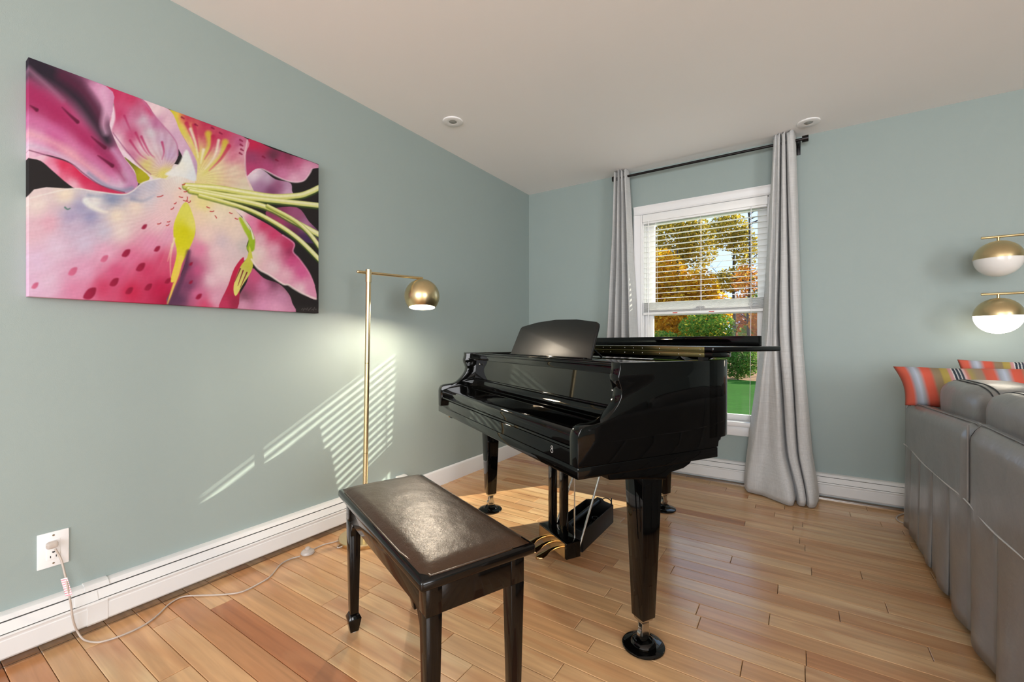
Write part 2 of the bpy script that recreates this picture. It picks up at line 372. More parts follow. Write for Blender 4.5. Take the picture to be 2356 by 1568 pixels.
floor = tag(MB().box(-0.12, RX+0.12, RY-0.12, 0.15, -0.06, -0.012).out('floor', M['subfloor'], None, smooth=0), 'glossy maple plank floor with mixed pale and reddish boards', 'floor', kind='structure')
PW = 0.083
def plank_bm(b, x0, x1, y0, y1, z):
    g = 0.0009; c = 0.0016; zb = -0.0118
    X0, X1, Y0, Y1 = x0+g, x1-g, y0+g, y1-g
    lo = [(X0, Y0), (X1, Y0), (X1, Y1), (X0, Y1)]; hi = [(X0+c, Y0+c), (X1-c, Y0+c), (X1-c, Y1-c), (X0+c, Y1-c)]
    A = [b.bm.verts.new((*p, zb)) for p in lo]; B = [b.bm.verts.new((*p, z-0.0011)) for p in lo]; C = [b.bm.verts.new((*p, z)) for p in hi]
    b.bm.faces.new(C)
    for P, Q in ((A, B), (B, C)):
        for i in range(4): b.bm.faces.new((P[i], P[(i+1) % 4], Q[(i+1) % 4], Q[i]))
rest = MB(); rp = random.Random(21)
nrow = int(7.0/PW)
for r in range(nrow):
    y1 = -r*PW; y0 = y1-PW
    x = -rp.uniform(0.0, 0.7)
    while x < RX:
        L = rp.choice([0.32, 0.42, 0.5, 0.58, 0.66, 0.78, 0.9, 1.05]) * rp.uniform(0.9, 1.1)
        x1 = min(x+L, RX); x0 = max(x, 0.0)
        if x1-x0 > 0.02:
            z = -rp.uniform(0.0, 0.0005)
            px = []
            for cx_, cy_ in ((x0, y0), (x1, y0), (x0, y1), (x1, y1)):
                d = np.array([cx_, cy_, 0])-CAM; k = d@FW
                px.append(k > 1.22 and abs(d@RT)/k < 1.25)
            vis = any(px) and x0 < 2.72
            if vis:
                b = MB(); cxm, cym = (x0+x1)/2, (y0+y1)/2
                plank_bm(b, x0-cxm, x1-cxm, y0-cym, y1-cym, z)
                o = b.out('plank', M['plank'], floor, smooth=0); o.location = (cxm, cym, 0)
            else: plank_bm(rest, x0, x1, y0, y1, z)
        x = x1 if x1 > x else x+L
tag(rest.out('plank_field', M['plank'], floor, smooth=0), 'maple planks beyond the sofa', kind='stuff')

# baseboards
def baseboard(name, m_pts, axis, a0, a1, label):
    return tag(MB().prism(m_pts, axis, a0, a1).out(name, M['trim'], None, smooth=20), label, 'baseboard', kind='structure')
bp_l = [(0.0, 0.0), (0.014, 0.0), (0.014, 0.098), (0.011, 0.108), (0.006, 0.114), (0.0, 0.116)]
baseboard('baseboard_left', [(x, z) for x, z in bp_l], 'y', -1.585, 0.0, 'flat white baseboard between the left heater and the room corner')
baseboard('baseboard_back', [(-x, z) for x, z in bp_l], 'x', 0.014, 0.60, 'short white baseboard in the corner behind the piano')

# ------------------------------------------------------------------ baseboard heaters
def heater(name, label, along, a0, a1, joint=None, endcap=None):
    base = (0.0, (a0+a1)/2, 0) if along == 'y' else ((a0+a1)/2, 0.0, 0)
    t = thing(name, label, 'heater', base)
    sg = 1 if along == 'y' else -1
    def pr(nm, pts, m, b0=a0, b1=a1, parent=t, bev=0):
        q = [(sg*x, z) for x, z in pts]
        return MB().prism(q, along, b0, b1, bev).out(nm, m, parent, True, smooth=25)
    pr('back_plate', [(0.0, 0.004), (0.004, 0.004), (0.004, 0.146), (0.0, 0.146)], M['heater'])
    pr('top_cover', [(0.0, 0.158), (0.020, 0.158), (0.030, 0.154), (0.040, 0.141), (0.037, 0.139), (0.028, 0.150), (0.019, 0.1545), (0.0, 0.1545)], M['heater'])
    pr('damper', [(0.0445, 0.1385), (0.0605, 0.1085), (0.058, 0.1075), (0.0415, 0.137)], M['heater'])
    pr('front_cover', [(0.0605, 0.1062), (0.0640, 0.1062), (0.0655, 0.1005), (0.0625, 0.094), (0.0625, 0.090), (0.0640, 0.087), (0.0640, 0.034), (0.060, 0.028), (0.055, 0.028), (0.055, 0.030), (0.059, 0.031), (0.0612, 0.036), (0.0605, 0.100)], M['heater'])
    pr('heating_element', [(0.006, 0.030), (0.036, 0.030), (0.036, 0.120), (0.006, 0.120)], M['fin'])
    pr('bottom_rail', [(0.058, 0.001), (0.0605, 0.001), (0.0605, 0.0045), (0.058, 0.0045)], M['steel'])
    if joint:
        j0, j1 = joint
        pr('joint_cover_front', [(0.0625, 0.1055), (0.0655, 0.1055), (0.067, 0.099), (0.0655, 0.092), (0.0657, 0.033), (0.0610, 0.026), (0.0575, 0.027), (0.0625, 0.034)], M['heater'], j0, j1)
        pr('joint_cover_damper', [(0.046, 0.1395), (0.0625, 0.108), (0.060, 0.107), (0.044, 0.138)], M['heater'], j0-0.03, j1-0.025)
        pr('joint_cover_top', [(0.0, 0.1615), (0.021, 0.1615), (0.032, 0.157), (0.043, 0.142), (0.040, 0.140), (0.029, 0.153), (0.019, 0.158), (0.0, 0.158)], M['heater'], j0, j1+0.01)
    if endcap:
        e0, e1 = endcap
        pr('end_cap', [(0.0, 0.0), (0.0665, 0.0), (0.0675, 0.10), (0.060, 0.115), (0.046, 0.143), (0.033, 0.160), (0.02, 0.166), (0.0, 0.167)], M['heater'], e0, e1, bev=0.002)
    return t
jy = sorted([float(onx(198, 1370, 0.05)[1]), float(onx(245, 1345, 0.05)[1])])
heater('baseboard_heater', 'long white baseboard heater under the lily canvas', 'y', -6.0, -1.60, joint=jy, endcap=(-1.66, -1.585))
heater('baseboard_heater', 'long white baseboard heater under the garden window', 'x', 0.60, 5.6, endcap=(0.585, 0.66))

# ------------------------------------------------------------------ window
win = thing('window_1', 'white double hung garden window with wide casing', 'window', ((WX0+WX1)/2, 0, WZ0), kind='structure')
cx0, cx1 = 1.022, 2.058
def wpart(nm, *a, m=None, bev=0.004, parent=None): return bx(nm, m or M['trim'], parent or win, *a, bev)
def casing(nm, x0, x1, z0, z1, flip, vert):
    # stepped colonial profile
    if vert:
        pts = [(0, 0), (0, -0.022), (0.008, -0.024), (0.016, -0.020), (0.030, -0.016), (0.055, -0.014), (0.062, -0.017), (0.068, -0.014), (0.072, 0)]
        q = [((x0+a) if not flip else (x1-a), y) for a, y in pts]
        return MB().prism(q, 'z', z0, z1).out(nm, M['trim'], win, True, smooth=25)
    pts = [(0, 0), (-0.022, 0), (-0.024, -0.008), (-0.020, -0.016), (-0.016, -0.030), (-0.014, -0.055), (-0.017, -0.062), (-0.014, -0.068), (0, -0.072)]
    return MB().prism([(y, z1+a) for y, a in pts], 'x', x0, x1).out(nm, M['trim'], win, True, smooth=25)
casing('casing', cx0, cx0+0.072, 0.45, 2.07, False, True); casing('casing', cx1-0.072, cx1, 0.45, 2.07, True, True)
casing('casing', cx0, cx1, 2.07, 2.142, False, False)
wpart('stool', cx0-0.03, cx1+0.03, -0.055, 0.04, 0.418, 0.452, bev=0.006)
wpart('apron', cx0, cx1, -0.018, 0.0, 0.345, 0.418, bev=0.005)
for a, b_ in ((WX0, WX0+0.016), (WX1-0.016, WX1)): wpart('jamb', a, b_, 0.0, 0.15, 0.45, WZ1, bev=0)
wpart('head_jamb', WX0, WX1, 0.0, 0.15, WZ1-0.016, WZ1, bev=0)
wpart('outer_sill', WX0, WX1, 0.04, 0.19, WZ0, WZ0+0.022, bev=0.003)
def sash(nm, y0, y1, x0, x1, z0, z1, st, rb, rt_):
    s = MB()
    f = MB().box(x0, x0+st, y0, y1, z0, z1, 0.003).box(x1-st, x1, y0, y1, z0, z1, 0.003).box(x0+st-0.001, x1-st+0.001, y0, y1, z0, z0+rb, 0.003).box(x0+st-0.001, x1-st+0.001, y0, y1, z1-rt_, z1, 0.003).out(nm, M['trim'], win, True)
    ym = (y0+y1)/2
    MB().box(x0+st-0.004, x1-st+0.004, ym-0.002, ym+0.002, z0+rb-0.004, z1-rt_+0.004).out('pane', M['glass'], f, True, smooth=0)
    return f
sash('lower_sash', 0.035, 0.068, WX0+0.017, WX1-0.017, 0.453, 1.29, 0.066, 0.040, 0.045)
sash('upper_sash', 0.075, 0.108, WX0+0.017, WX1-0.017, 1.25, WZ1-0.017, 0.066, 0.045, 0.055)
bx('sash_lock', M['trim'], win, 1.50, 1.56, 0.02, 0.06, 1.29, 1.305, 0.004)

# ------------------------------------------------------------------ blind
bl = thing('window_blind', 'white slatted blind raised halfway on the garden window', 'blind', (1.53, 0, 1.24))
bX0, bX1 = 1.100, 1.975
bx('valance', M['blind'], bl, bX0-0.006, bX1+0.006, -0.020, -0.010, 2.008, 2.068, 0.003)
bx('head_rail', M['blind'], bl, bX0, bX1, -0.010, 0.034, 1.994, 2.060, 0.002)
def slat(z, tilt, parent):
    b = MB(); n = 4; rows = []
    for k in range(n+1):
        a = -0.024 + 0.048*k/n; cr = 0.0025*(1-(a/0.024)**2)
        rows.append((a, cr))
    top = [(0.008+a*math.cos(tilt)-0, z+cr+a*math.sin(tilt)) for a, cr in rows]; bot = [(y, zz-0.0022) for y, zz in reversed(top)]
    b.prism(top+bot, 'x', bX0, bX1)
    return b.out('slat', M['blind'], parent, True, smooth=25)
zs = 1.978
while zs > 1.372:
    slat(zs, 0.09, bl); zs -= 0.0425
for k in range(13): slat(1.275+k*0.0062, 0.0, bl)
br = bx('bottom_rail', M['blind'], bl, bX0, bX1, -0.020, 0.034, 1.250, 1.271, 0.004)
for px in (1553, 1637):
    c = ony(px, 722, -0.02)
    bx('warning_tag', M['red'], br, c[0]-0.018, c[0]+0.018, -0.0212, -0.019, 1.257, 1.264)
for lx in (bX0+0.10, (bX0+bX1)/2, bX1-0.10):
    for yy in (-0.018, 0.033): MB().cyl((lx, yy, 1.26), (lx, yy, 2.02), 0.0011, n=5).out('ladder_cord', M['cordw'], bl, True)
    MB().tube([(lx-0.012+0.004*k, -0.020-0.004*math.sin(k*1.7), 1.30+0.010*math.sin(k*2.3)) for k in range(7)], 0.0014, 5).out('cord_knot', M['cordw'], bl, True)
MB().cyl((1.146, -0.024, 0.62), (1.146, -0.024, 2.01), 0.0042, n=8).out('tilt_wand', M['plastic'], bl, True)
MB().tube([(1.880, -0.024, 2.01), (1.879, -0.024, 1.4), (1.874, -0.026, 0.9), (1.868, -0.026, 0.40)], 0.0018, 6).out('lift_cord', M['cordw'], bl, True)
MB().lathe([(0, 0.0), (0.006, 0.004), (0.008, 0.02), (0.004, 0.036), (0, 0.038)], (1.868, -0.026, 0.365), 12).out('cord_tassel', M['plastic'], bl, True)

# ------------------------------------------------------------------ curtain rod and curtains
rod = thing('curtain_rod', 'dark bronze curtain rod with round end knobs above the window', 'curtain rod', (1.52, -0.09, 2.38))
RZ = 2.385
MB().cyl((0.882, -0.09, RZ), (2.185, -0.09, RZ), 0.0095, n=16).out('rod_tube', M['rod'], rod, True)
for xa, xb in ((2.183, 2.219), (0.884, 0.868)):
    MB().cyl((xa, -0.09, RZ), (xb, -0.09, RZ), 0.021, n=24).out('finial', M['rod'], rod, True)
for xx in (2.163, 0.905):
    MB().box(xx-0.008, xx+0.008, -0.10, 0.0, RZ-0.020, RZ-0.010, 0.002).box(xx-0.012, xx+0.012, -0.006, 0.0, RZ-0.07, RZ+0.03, 0.002).out('bracket', M['rod'], rod, True)

def curtain(name, label, keys, hem_lift, lining=False):
    """keys: list of (z, [(x,y)...]) from top to bottom with equal numbers of fold points"""
    n = len(keys[0][1]); zsv = [k[0] for k in keys]
    KU = 8; NZ = 60
    rows = []
    ztop, zbot = zsv[0], zsv[-1]
    cols = []
    for z, pts in keys: cols.append(smooth_curve(pts, KU))
    cols = np.array(cols)      # K x N x 2
    for j in range(NZ+1):
        f = j/NZ; z = ztop+(zbot-ztop)*f
        i = 0
        while i < len(zsv)-2 and z < zsv[i+1]: i += 1
        t = (zsv[i]-z)/(zsv[i]-zsv[i+1]); t = max(0, min(1, t))
        p0 = cols[max(0, i-1)]; p1 = cols[i]; p2 = cols[i+1]; p3 = cols[min(len(zsv)-1, i+2)]
        m1 = (p2-p0)*0.5 if i > 0 else (p2-p1); m2 = (p3-p1)*0.5 if i+2 < len(zsv) else (p2-p1)
        h = (2*t**3-3*t**2+1)*p1+(t**3-2*t**2+t)*m1+(-2*t**3+3*t**2)*p2+(t**3-t**2)*m2
        row = []
        for q, (x, y) in enumerate(h):
            wob = 0.0012*math.sin(q*1.3+z*9)
            zz = z
            if j == 0: zz = z + 0.008*math.sin(q*0.55)
            if j == NZ: zz = z + hem_lift*(0.5+0.5*math.sin(q*0.21+1.0))
            row.append((x+wob, y+wob, zz))
        rows.append(row)
    base = (float(np.mean(cols[-1][:, 0])), float(np.mean(cols[-1][:, 1])), 0)
    b = MB(); b.grid(rows)
    o = b.out(name, M['curtain'], None, smooth=60)
    me = o.data; me.transform(Matrix.Translation((-base[0], -base[1], 0))); o.location = base
    md = o.modifiers.new('thickness', 'SOLIDIFY'); md.thickness = 0.0025; md.offset = 0
    XF[o] = Matrix.Translation(base)
    return tag(o, label, 'curtain', 'grey linen curtains')
def fold(x0, x1, yf, yb, nf, start=0):
    return [(x0+(x1-x0)*k/(2*nf), yf if (k+start) % 2 else yb) for k in range(2*nf+1)]
curtain('curtain', 'grey linen curtain hanging straight down behind the piano',
        [(2.432, fold(0.885, 0.998, -0.135, -0.055, 4)), (2.0, fold(0.868, 1.02, -0.140, -0.050, 4)), (1.5, fold(0.842, 1.045, -0.15, -0.045, 4)),
         (1.05, fold(0.815, 1.065, -0.16, -0.04, 4)), (0.5, fold(0.79, 1.10, -0.18, -0.075, 4)), (0.012, fold(0.75, 1.13, -0.22, -0.085, 4))], 0.0)
def blendrow(a, b, f): return [(p[0]+(q[0]-p[0])*f, p[1]+(q[1]-p[1])*f) for p, q in zip(a, b)]
r_top = [(2.018, -0.045), (2.026, -0.125), (2.041, -0.122), (2.056, -0.140), (2.066, -0.045), (2.071, -0.135), (2.086, -0.135), (2.093, -0.035), (2.100, -0.140), (2.134, -0.140), (2.148, -0.050)]
r_mid = [(1.946, -0.028), (1.986, -0.168), (2.008, -0.130), (2.033, -0.165), (2.052, -0.040), (2.062, -0.160), (2.103, -0.160), (2.118, -0.035), (2.130, -0.155), (2.168, -0.155), (2.184, -0.045)]
r_low = [(1.862, -0.060), (1.906, -0.225), (1.975, -0.190), (2.068, -0.255), (2.098, -0.130), (2.110, -0.225), (2.150, -0.225), (2.160, -0.100), (2.172, -0.230), (2.225, -0.220), (2.240, -0.085)]
r_bot = [(1.842, -0.078), (1.872, -0.200), (1.965, -0.235), (2.118, -0.345), (2.146, -0.215), (2.162, -0.300), (2.196, -0.300), (2.200, -0.160), (2.212, -0.305), (2.250, -0.285), (2.272, -0.130)]
r_pool = [(x, y-0.018) for x, y in r_bot]
curtain('curtain', 'grey linen curtain pooling on the floor between window and sofa',
        [(2.436, r_top), (2.0, blendrow(r_top, r_mid, 0.30)), (1.6, blendrow(r_top, r_mid, 0.62)), (1.1, r_mid), (0.7, blendrow(r_mid, r_low, 0.48)), (0.30, r_low), (0.07, r_pool), (0.006, r_bot)], 0.0)

# ------------------------------------------------------------------ recessed ceiling lights
def downlight(px, py, label):
    p = onz(px, py, H)
    t = thing('recessed_light', label, 'ceiling light', (p[0], p[1], H))
    MB().lathe([(0.0, -0.0015), (0.024, -0.0015), (0.0265, -0.006), (0.058, -0.0085), (0.063, -0.006), (0.064, 0.0)], (0, 0, 0), 48).out('trim_ring', M['plastic'], t, recalc=True)
    MB().lathe([(0.0, -0.007), (0.019, -0.0065), (0.024, -0.003), (0.0245, -0.0005)], (0, 0, 0), 28).out('lens', M['lens'], t, recalc=True)
    return t
downlight(1042, 279, 'round white recessed ceiling light nearer the left wall')
downlight(1860, 281, 'round white recessed ceiling light beside the curtain top')

# ------------------------------------------------------------------ wall outlet
ou = thing('wall_outlet', 'white electrical outlet on the wall above the heater', 'outlet', (0, -3.20, 0.255))
bx('cover_plate', M['plastic'], ou, 0.0, 0.0055, -3.239, -3.161, 0.256, 0.376, 0.002)
rc = bx('receptacle', M['plastic'], ou, 0.004, 0.0075, -3.2175, -3.1835, 0.282, 0.350, 0.0015)
for zc in (0.333, 0.300):
    MB().prism([(-3.2035, zc+0.009), (-3.1965, zc+0.009), (-3.1965, zc+0.006), (-3.1985, zc+0.004), (-3.2015, zc+0.004), (-3.2035, zc+0.006)], 'x', 0.006, 0.0079).out('ground_slot', M['slot'], rc, True, smooth=0)
    for yy in (-3.2075, -3.1935): bx('blade_slot', M['slot'], rc, 0.006, 0.0079, yy-0.0011, yy+0.0011, zc-0.012, zc-0.0045)
for zc in (0.364, 0.268):
    sc = MB().lathe([(0, 0.0015), (0.003, 0.001), (0.0035, 0)], (0, 0, 0), 14)
    bmesh.ops.transform(sc.bm, matrix=Matrix.Translation((0.0054, -3.20, zc)) @ Matrix.Rotation(PI/2, 4, 'Y'), verts=sc.bm.verts)
    sc.out('screw', M['steel'], ou, True)

# ------------------------------------------------------------------ brass floor lamp with cord
LB = (0.262, -2.105)
fl = thing('floor_lamp', 'brushed brass floor lamp with a globe shade behind the piano bench', 'floor lamp', (LB[0], LB[1], 0))
MB().lathe([(0.0, 0.0), (0.125, 0.0), (0.127, 0.004), (0.127, 0.020), (0.124, 0.024), (0.0, 0.024)], (LB[0], LB[1], 0), 48).out('base', M['brass'], fl, True, recalc=True)
PT = np.array([0.283, -2.095, 1.372]); PB = np.array([0.262, -2.105, 0.02])
def lp(z): return tuple(PB + (PT-PB)*(z-PB[2])/(PT[2]-PB[2]))
def poles(z0, z1, r): MB().cyl(lp(z0), lp(z1), r, n=20).out('pole', M['brass'], fl, True)
poles(0.02, 0.45, 0.0125); poles(0.453, 0.92, 0.0125); poles(0.923, 1.365, 0.0125)
for z in (0.4515, 0.9215): MB().cyl(lp(z-0.002), lp(z+0.002), 0.0115, n=20).out('pole_joint', M['old_brass'], fl, True)
MB().cyl(lp(1.345), lp(1.410), 0.0150, n=24).out('arm_collar', M['brass'], fl, True)
SH = np.array([0.372, -1.796, 0.0])
dirA = (SH[:2]-PT[:2]); dirA = dirA/np.linalg.norm(dirA)
a0 = np.array([*(PT[:2]-dirA*0.055), 1.394]); a1 = np.array([*(SH[:2]+dirA*0.0), 1.394])
MB().cyl(tuple(a0), tuple(a1), 0.0075, n=16).out('arm', M['brass'], fl, True)
for q in (a0, a1): MB().sphere(tuple(q), 0.0076, 12).out('arm_end', M['brass'], fl, True)
SC = (float(SH[0]), float(SH[1]), 1.292); SR = 0.098
prof = []
for k in range(0, 25):
    a = PI/2 - (PI/2+math.radians(42))*k/24
    prof.append((SR*math.cos(a), SR*math.sin(a)))
tilt = Matrix.Translation(SC) @ Matrix.Rotation(math.radians(8), 4, Vector((-0.71, -0.71, 0))) @ Matrix.Translation([-c for c in SC])
b = MB().lathe(prof, SC, 48); b.lathe([(r*0.985, z*0.985) for r, z in reversed(prof)], SC, 48)
bmesh.ops.transform(b.bm, matrix=tilt, verts=b.bm.verts)
shade = b.out('shade', M['brass'], fl, True, smooth=50)
b = MB().lathe([(r*0.975, z*0.975) for r, z in prof], SC, 48); bmesh.ops.transform(b.bm, matrix=tilt, verts=b.bm.verts)
b.out('shade_lining', M['shade_in'], shade, True, smooth=60)
MB().cyl((SC[0], SC[1], SC[2]+SR-0.004), (SC[0], SC[1], 1.394), 0.006, n=12).out('shade_stem', M['brass'], fl, True)
MB().cyl((SC[0], SC[1], SC[2]+0.03), (SC[0], SC[1], SC[2]+SR-0.006), 0.02, n=20).out('socket', M['plastic'], fl, True)
MB().sphere((SC[0], SC[1], SC[2]+0.012), 0.030, 20, (1, 1, 1.15)).out('bulb', M['bulb'], fl, True, smooth=180)
bl_l = bpy.data.lights.new('bulb_light', 'POINT'); bl_l.energy = 19.0; bl_l.color = (1.0, 0.86, 0.68); bl_l.shadow_soft_size = 0.020
blo = bpy.data.objects.new('bulb_light', bl_l); COL.objects.link(blo); blo.parent = fl; blo.location = (SC[0]-LB[0], SC[1]-LB[1], SC[2]-0.046)
# cord along the floor
zc_ = 0.0045
floor_px = [(192, 1470), (214, 1476), (240, 1474), (290, 1457), (335, 1435), (365, 1412), (390, 1388), (420, 1372), (460, 1369), (510, 1367), (555, 1361), (595, 1342), (622, 1325), (645, 1298), (668, 1285), (690, 1279)]
pts = [tuple(onz(x, y, zc_)) for x, y in floor_px]
wallside = [tuple(onx(127, 1262, 0.030)), tuple(onx(140, 1285, 0.040)), tuple(onx(148, 1315, 0.055)), tuple(onx(156, 1350, 0.072)), tuple(onx(163, 1390, 0.076)), tuple(onx(168, 1425, 0.08)), tuple(onz(178, 1452, 0.03))]
path = smooth_curve(wallside+pts, 5)
MB().tube(path, 0.0030, 8).out('power_cord', M['cord'], fl, True, smooth=60)
sw = onz(708, 1272, 0.0)
p2 = [tuple(onz(x, y, zc_)) for x, y in [(722, 1262), (745, 1252), (772, 1245), (795, 1236)]] + [(LB[0]-0.03, LB[1]-0.14, zc_), (LB[0]-0.01, LB[1]-0.124, 0.008)]
MB().tube(smooth_curve(p2, 5), 0.0030, 8).out('power_cord', M['cord'], fl, True, smooth=60)
swb = MB().lathe([(0.0, 0.0), (0.030, 0.0), (0.032, 0.004), (0.029, 0.012), (0.018, 0.019), (0.0, 0.021)], (sw[0], sw[1], 0), 32).out('foot_switch', M['switch'], fl, True)
MB().lathe([(0.012, 0.017), (0.012, 0.027), (0.009, 0.030), (0, 0.0305)], (sw[0], sw[1], 0), 20).out('switch_button', M['switch'], swb, True)
pl = onx(121, 1253, 0.02)
b = MB().box(0.0076, 0.030, pl[1]-0.016, pl[1]+0.014, pl[2]-0.012, pl[2]+0.012, 0.008, 3)
plug = b.out('plug', M['switch'], fl, True, smooth=50)
tagpts = [path[i] for i in range(len(path)) if 0.17 < path[i][2] < 0.235]
tp0, tp1 = Vector(onx(148, 1328, 0.060)), Vector(onx(160, 1368, 0.073))
tg = MB(); d = (tp1-tp0)
n1 = Vector((0.25, 0.97, 0)).normalized()*0.008
off = Vector((0.0045, -0.002, 0))
v = [tg.bm.verts.new(p) for p in (tp0-n1+off, tp0+n1+off, tp1+n1+off, tp1-n1+off)]; tg.bm.faces.new(v)
ex = bmesh.ops.extrude_face_region(tg.bm, geom=list(tg.bm.faces)); bmesh.ops.translate(tg.bm, vec=(0.0006, 0, 0), verts=[q for q in ex['geom'] if isinstance(q, bmesh.types.BMVert)])
tagm, nt, bs = node_mat('printed_cord_tag')
tc = nt.nodes.new('ShaderNodeTexCoord'); wv = nt.nodes.new('ShaderNodeTexWave'); wv.wave_type = 'BANDS'; wv.bands_direction = 'Z'; wv.inputs['Scale'].default_value = 42; wv.inputs['Distortion'].default_value = 3; wv.inputs['Detail Scale'].default_value = 20
mx = nt.nodes.new('ShaderNodeMix'); mx.data_type = 'RGBA'; mx.inputs[6].default_value = (*s2l((244, 236, 236)), 1); mx.inputs[7].default_value = (*s2l((222, 120, 140)), 1)
mr = nt.nodes.new('ShaderNodeMapRange'); mr.inputs[1].default_value = 0.62; mr.inputs[2].default_value = 0.75
nt.links.new(tc.outputs['Object'], wv.inputs['Vector']); nt.links.new(wv.outputs['Fac'], mr.inputs[0]); nt.links.new(mr.outputs[0], mx.inputs[0]); nt.links.new(mx.outputs[2], bs.inputs['Base Color'])
tg.out('cord_tag', tagm, fl, True, smooth=0, recalc=True)

# ------------------------------------------------------------------ globe lamp beside the sofa
gl = thing('globe_floor_lamp', 'brass floor lamp with two half white globe shades behind the sofa', 'floor lamp', (3.46, -0.20, 0))
MB().lathe([(0.0, 0.0), (0.13, 0.0), (0.132, 0.004), (0.132, 0.018), (0.128, 0.022), (0.0, 0.022)], (3.46, -0.20, 0), 48).out('base', M['brass'], gl, True, recalc=True)
MB().cyl((3.46, -0.20, 0.02), (3.46, -0.20, 1.70), 0.0105, n=20).out('pole', M['brass'], gl, True)
for zc, lit in ((1.478, False), (1.172, True)):
    c = (3.060, -0.200, zc); R = 0.097
    MB().cyl((2.995, -0.20, zc+0.119), (3.475, -0.20, zc+0.119), 0.0065, n=14).out('arm', M['brass'], gl, True)
    MB().cyl((c[0], c[1], zc+R-0.004), (c[0], c[1], zc+0.119), 0.006, n=12).out('globe_stem', M['brass'], gl, True)
    up_ = [(R*math.sin(PI/2*k/14), R*math.cos(PI/2*k/14)) for k in range(15)]
    MB().lathe(up_+[(R*0.97, 0.0)], c, 48).out('globe_cap', M['brass'], gl, True, smooth=50)
    dn = [(R*0.985*math.cos(PI/2*k/14), -R*0.985*math.sin(PI/2*k/14)) for k in range(15)]
    g = MB().lathe(dn, c, 48).out('globe_glass', M['opal_lit' if lit else 'opal'], gl, True, smooth=180)
    g['label'] = 'lit white glass lower half' if lit else 'unlit white glass lower half'
lc = smooth_curve([tuple(onz(x, y, 0.005)) for x, y in [(2092, 1181), (2080, 1181), (2066, 1186), (2063, 1192), (2070, 1199), (2090, 1206)]], 5)
tag(MB().tube(lc, 0.004, 8).out('extension_cord', M['cord'], None), 'pale cord looping out from under the sofa', 'cord')

# ------------------------------------------------------------------ grand piano
PA = CAM + 1.30*FW + (1329.8-CX)/F*1.30*RT
PR = math.radians(59.3)
pn = thing('grand_piano', 'glossy black baby grand piano with closed key lid and folded top', 'piano', (PA[0], PA[1], 0), PR)
W = 1.45; P_ = M['piano']
def pp(nm, b, m=P_, parent=pn, smooth=35): return b.out(nm, m, parent, False, smooth)
outl = [(0.60, 0.0)] + smooth_curve([(0.60, 0.0), (0.645, 0.006), (0.69, 0.030), (0.76, 0.09), (0.86, 0.20), (0.96, 0.35), (1.06, 0.51), (1.18, 0.66), (1.32, 0.77), (1.42, 0.89), (1.465, 1.06), (1.46, 1.24), (1.40, 1.38), (1.30, 1.44), (1.16, W)], 6)[1:]
def offset_out(pts, d):
    res = []
    for i, p in enumerate(pts):
        a = pts[max(0, i-1)]; c = pts[min(len(pts)-1, i+1)]
        tx, ty = c[0]-a[0], c[1]-a[1]; L = math.hypot(tx, ty) or 1
        res.append((p[0]+ty/L*d, p[1]-tx/L*d))
    return res
inner = offset_out(outl, -0.042)
rim = outl + [(0.56, W), (0.56, W-0.042)] + inner[::-1] + [(0.56, 0.042), (0.56, 0.0)]
pp('rim', MB().prism(rim, 'z', 0.690, 0.968, 0.002))
low = [(0.56, 0.02)] + offset_out(outl, -0.02) + [(0.56, W-0.02)]
pp('bottom_board', MB().prism(low, 'z', 0.672, 0.692))
cheek = [(0.0, 0.657), (-0.001, 0.744), (0.003, 0.760), (0.011, 0.772), (0.026, 0.779), (0.056, 0.782), (0.088, 0.786), (0.110, 0.795), (0.135, 0.818), (0.152, 0.838), (0.163, 0.858), (0.166, 0.878), (0.161, 0.894), (0.154, 0.910), (0.152, 0.924), (0.156, 0.938), (0.159, 0.950), (0.159, 0.968), (0.602, 0.968), (0.602, 0.670), (0.598, 0.657)]
pp('cheek', MB().prism(cheek, 'y', 0.0, 0.045, 0.0025)); pp('cheek', MB().prism(cheek, 'y', W-0.045, W, 0.0025))
cut = [(0.58, 0.657), (0.608, 0.657), (0.612, 0.676), (0.640, 0.705), (0.640, 0.72), (0.58, 0.72)]
pp('side_return', MB().prism(cut, 'y', 0.004, 0.046, 0.001))
# key bed slab and leg brackets
pp('key_bed', MB().box(0.0, 0.605, 0.002, W-0.002, 0.620, 0.656, 0.003))
brk = [(0.122, 0.622), (0.126, 0.602), (0.240, 0.590), (0.358, 0.572), (0.366, 0.584), (0.385, 0.594), (0.44, 0.600), (0.470, 0.612), (0.478, 0.622)]
pp('leg_bracket', MB().prism(brk, 'y', 0.006, 0.20, 0.002)); pp('leg_bracket', MB().prism(brk, 'y', W-0.20, W-0.006, 0.002))
# front: key slip, key lid, fallboard, shelf
s0, s1 = 0.046, W-0.046
pp('key_slip', MB().prism([(0.004, 0.657), (0.004, 0.700), (0.010, 0.703), (0.05, 0.703), (0.05, 0.657)], 'y', s0, s1, 0.001))
pp('key_slip_moulding', MB().prism([(0.0065, 0.7035), (0.0065, 0.710), (0.06, 0.710), (0.06, 0.7035)], 'y', s0, s1))
lid_pts = smooth_curve([(0.012, 0.711), (0.011, 0.735), (0.016, 0.747), (0.030, 0.754), (0.080, 0.760), (0.138, 0.768)], 5) + [(0.141, 0.766), (0.141, 0.750), (0.03, 0.735), (0.028, 0.711)]
kl = pp('key_lid', MB().prism(lid_pts, 'y', s0+0.001, s1-0.001, 0.001))
pp('lid_hinge_strip', MB().box(0.143, 0.156, s0, s1, 0.752, 0.7675, 0.002), P_, kl)
fb = smooth_curve([(0.158, 0.767), (0.178, 0.771), (0.200, 0.784), (0.213, 0.806)], 5) + [(0.225, 0.806), (0.225, 0.75), (0.158, 0.75)]
pp('fallboard_curve', MB().prism(fb, 'y', s0, s1))
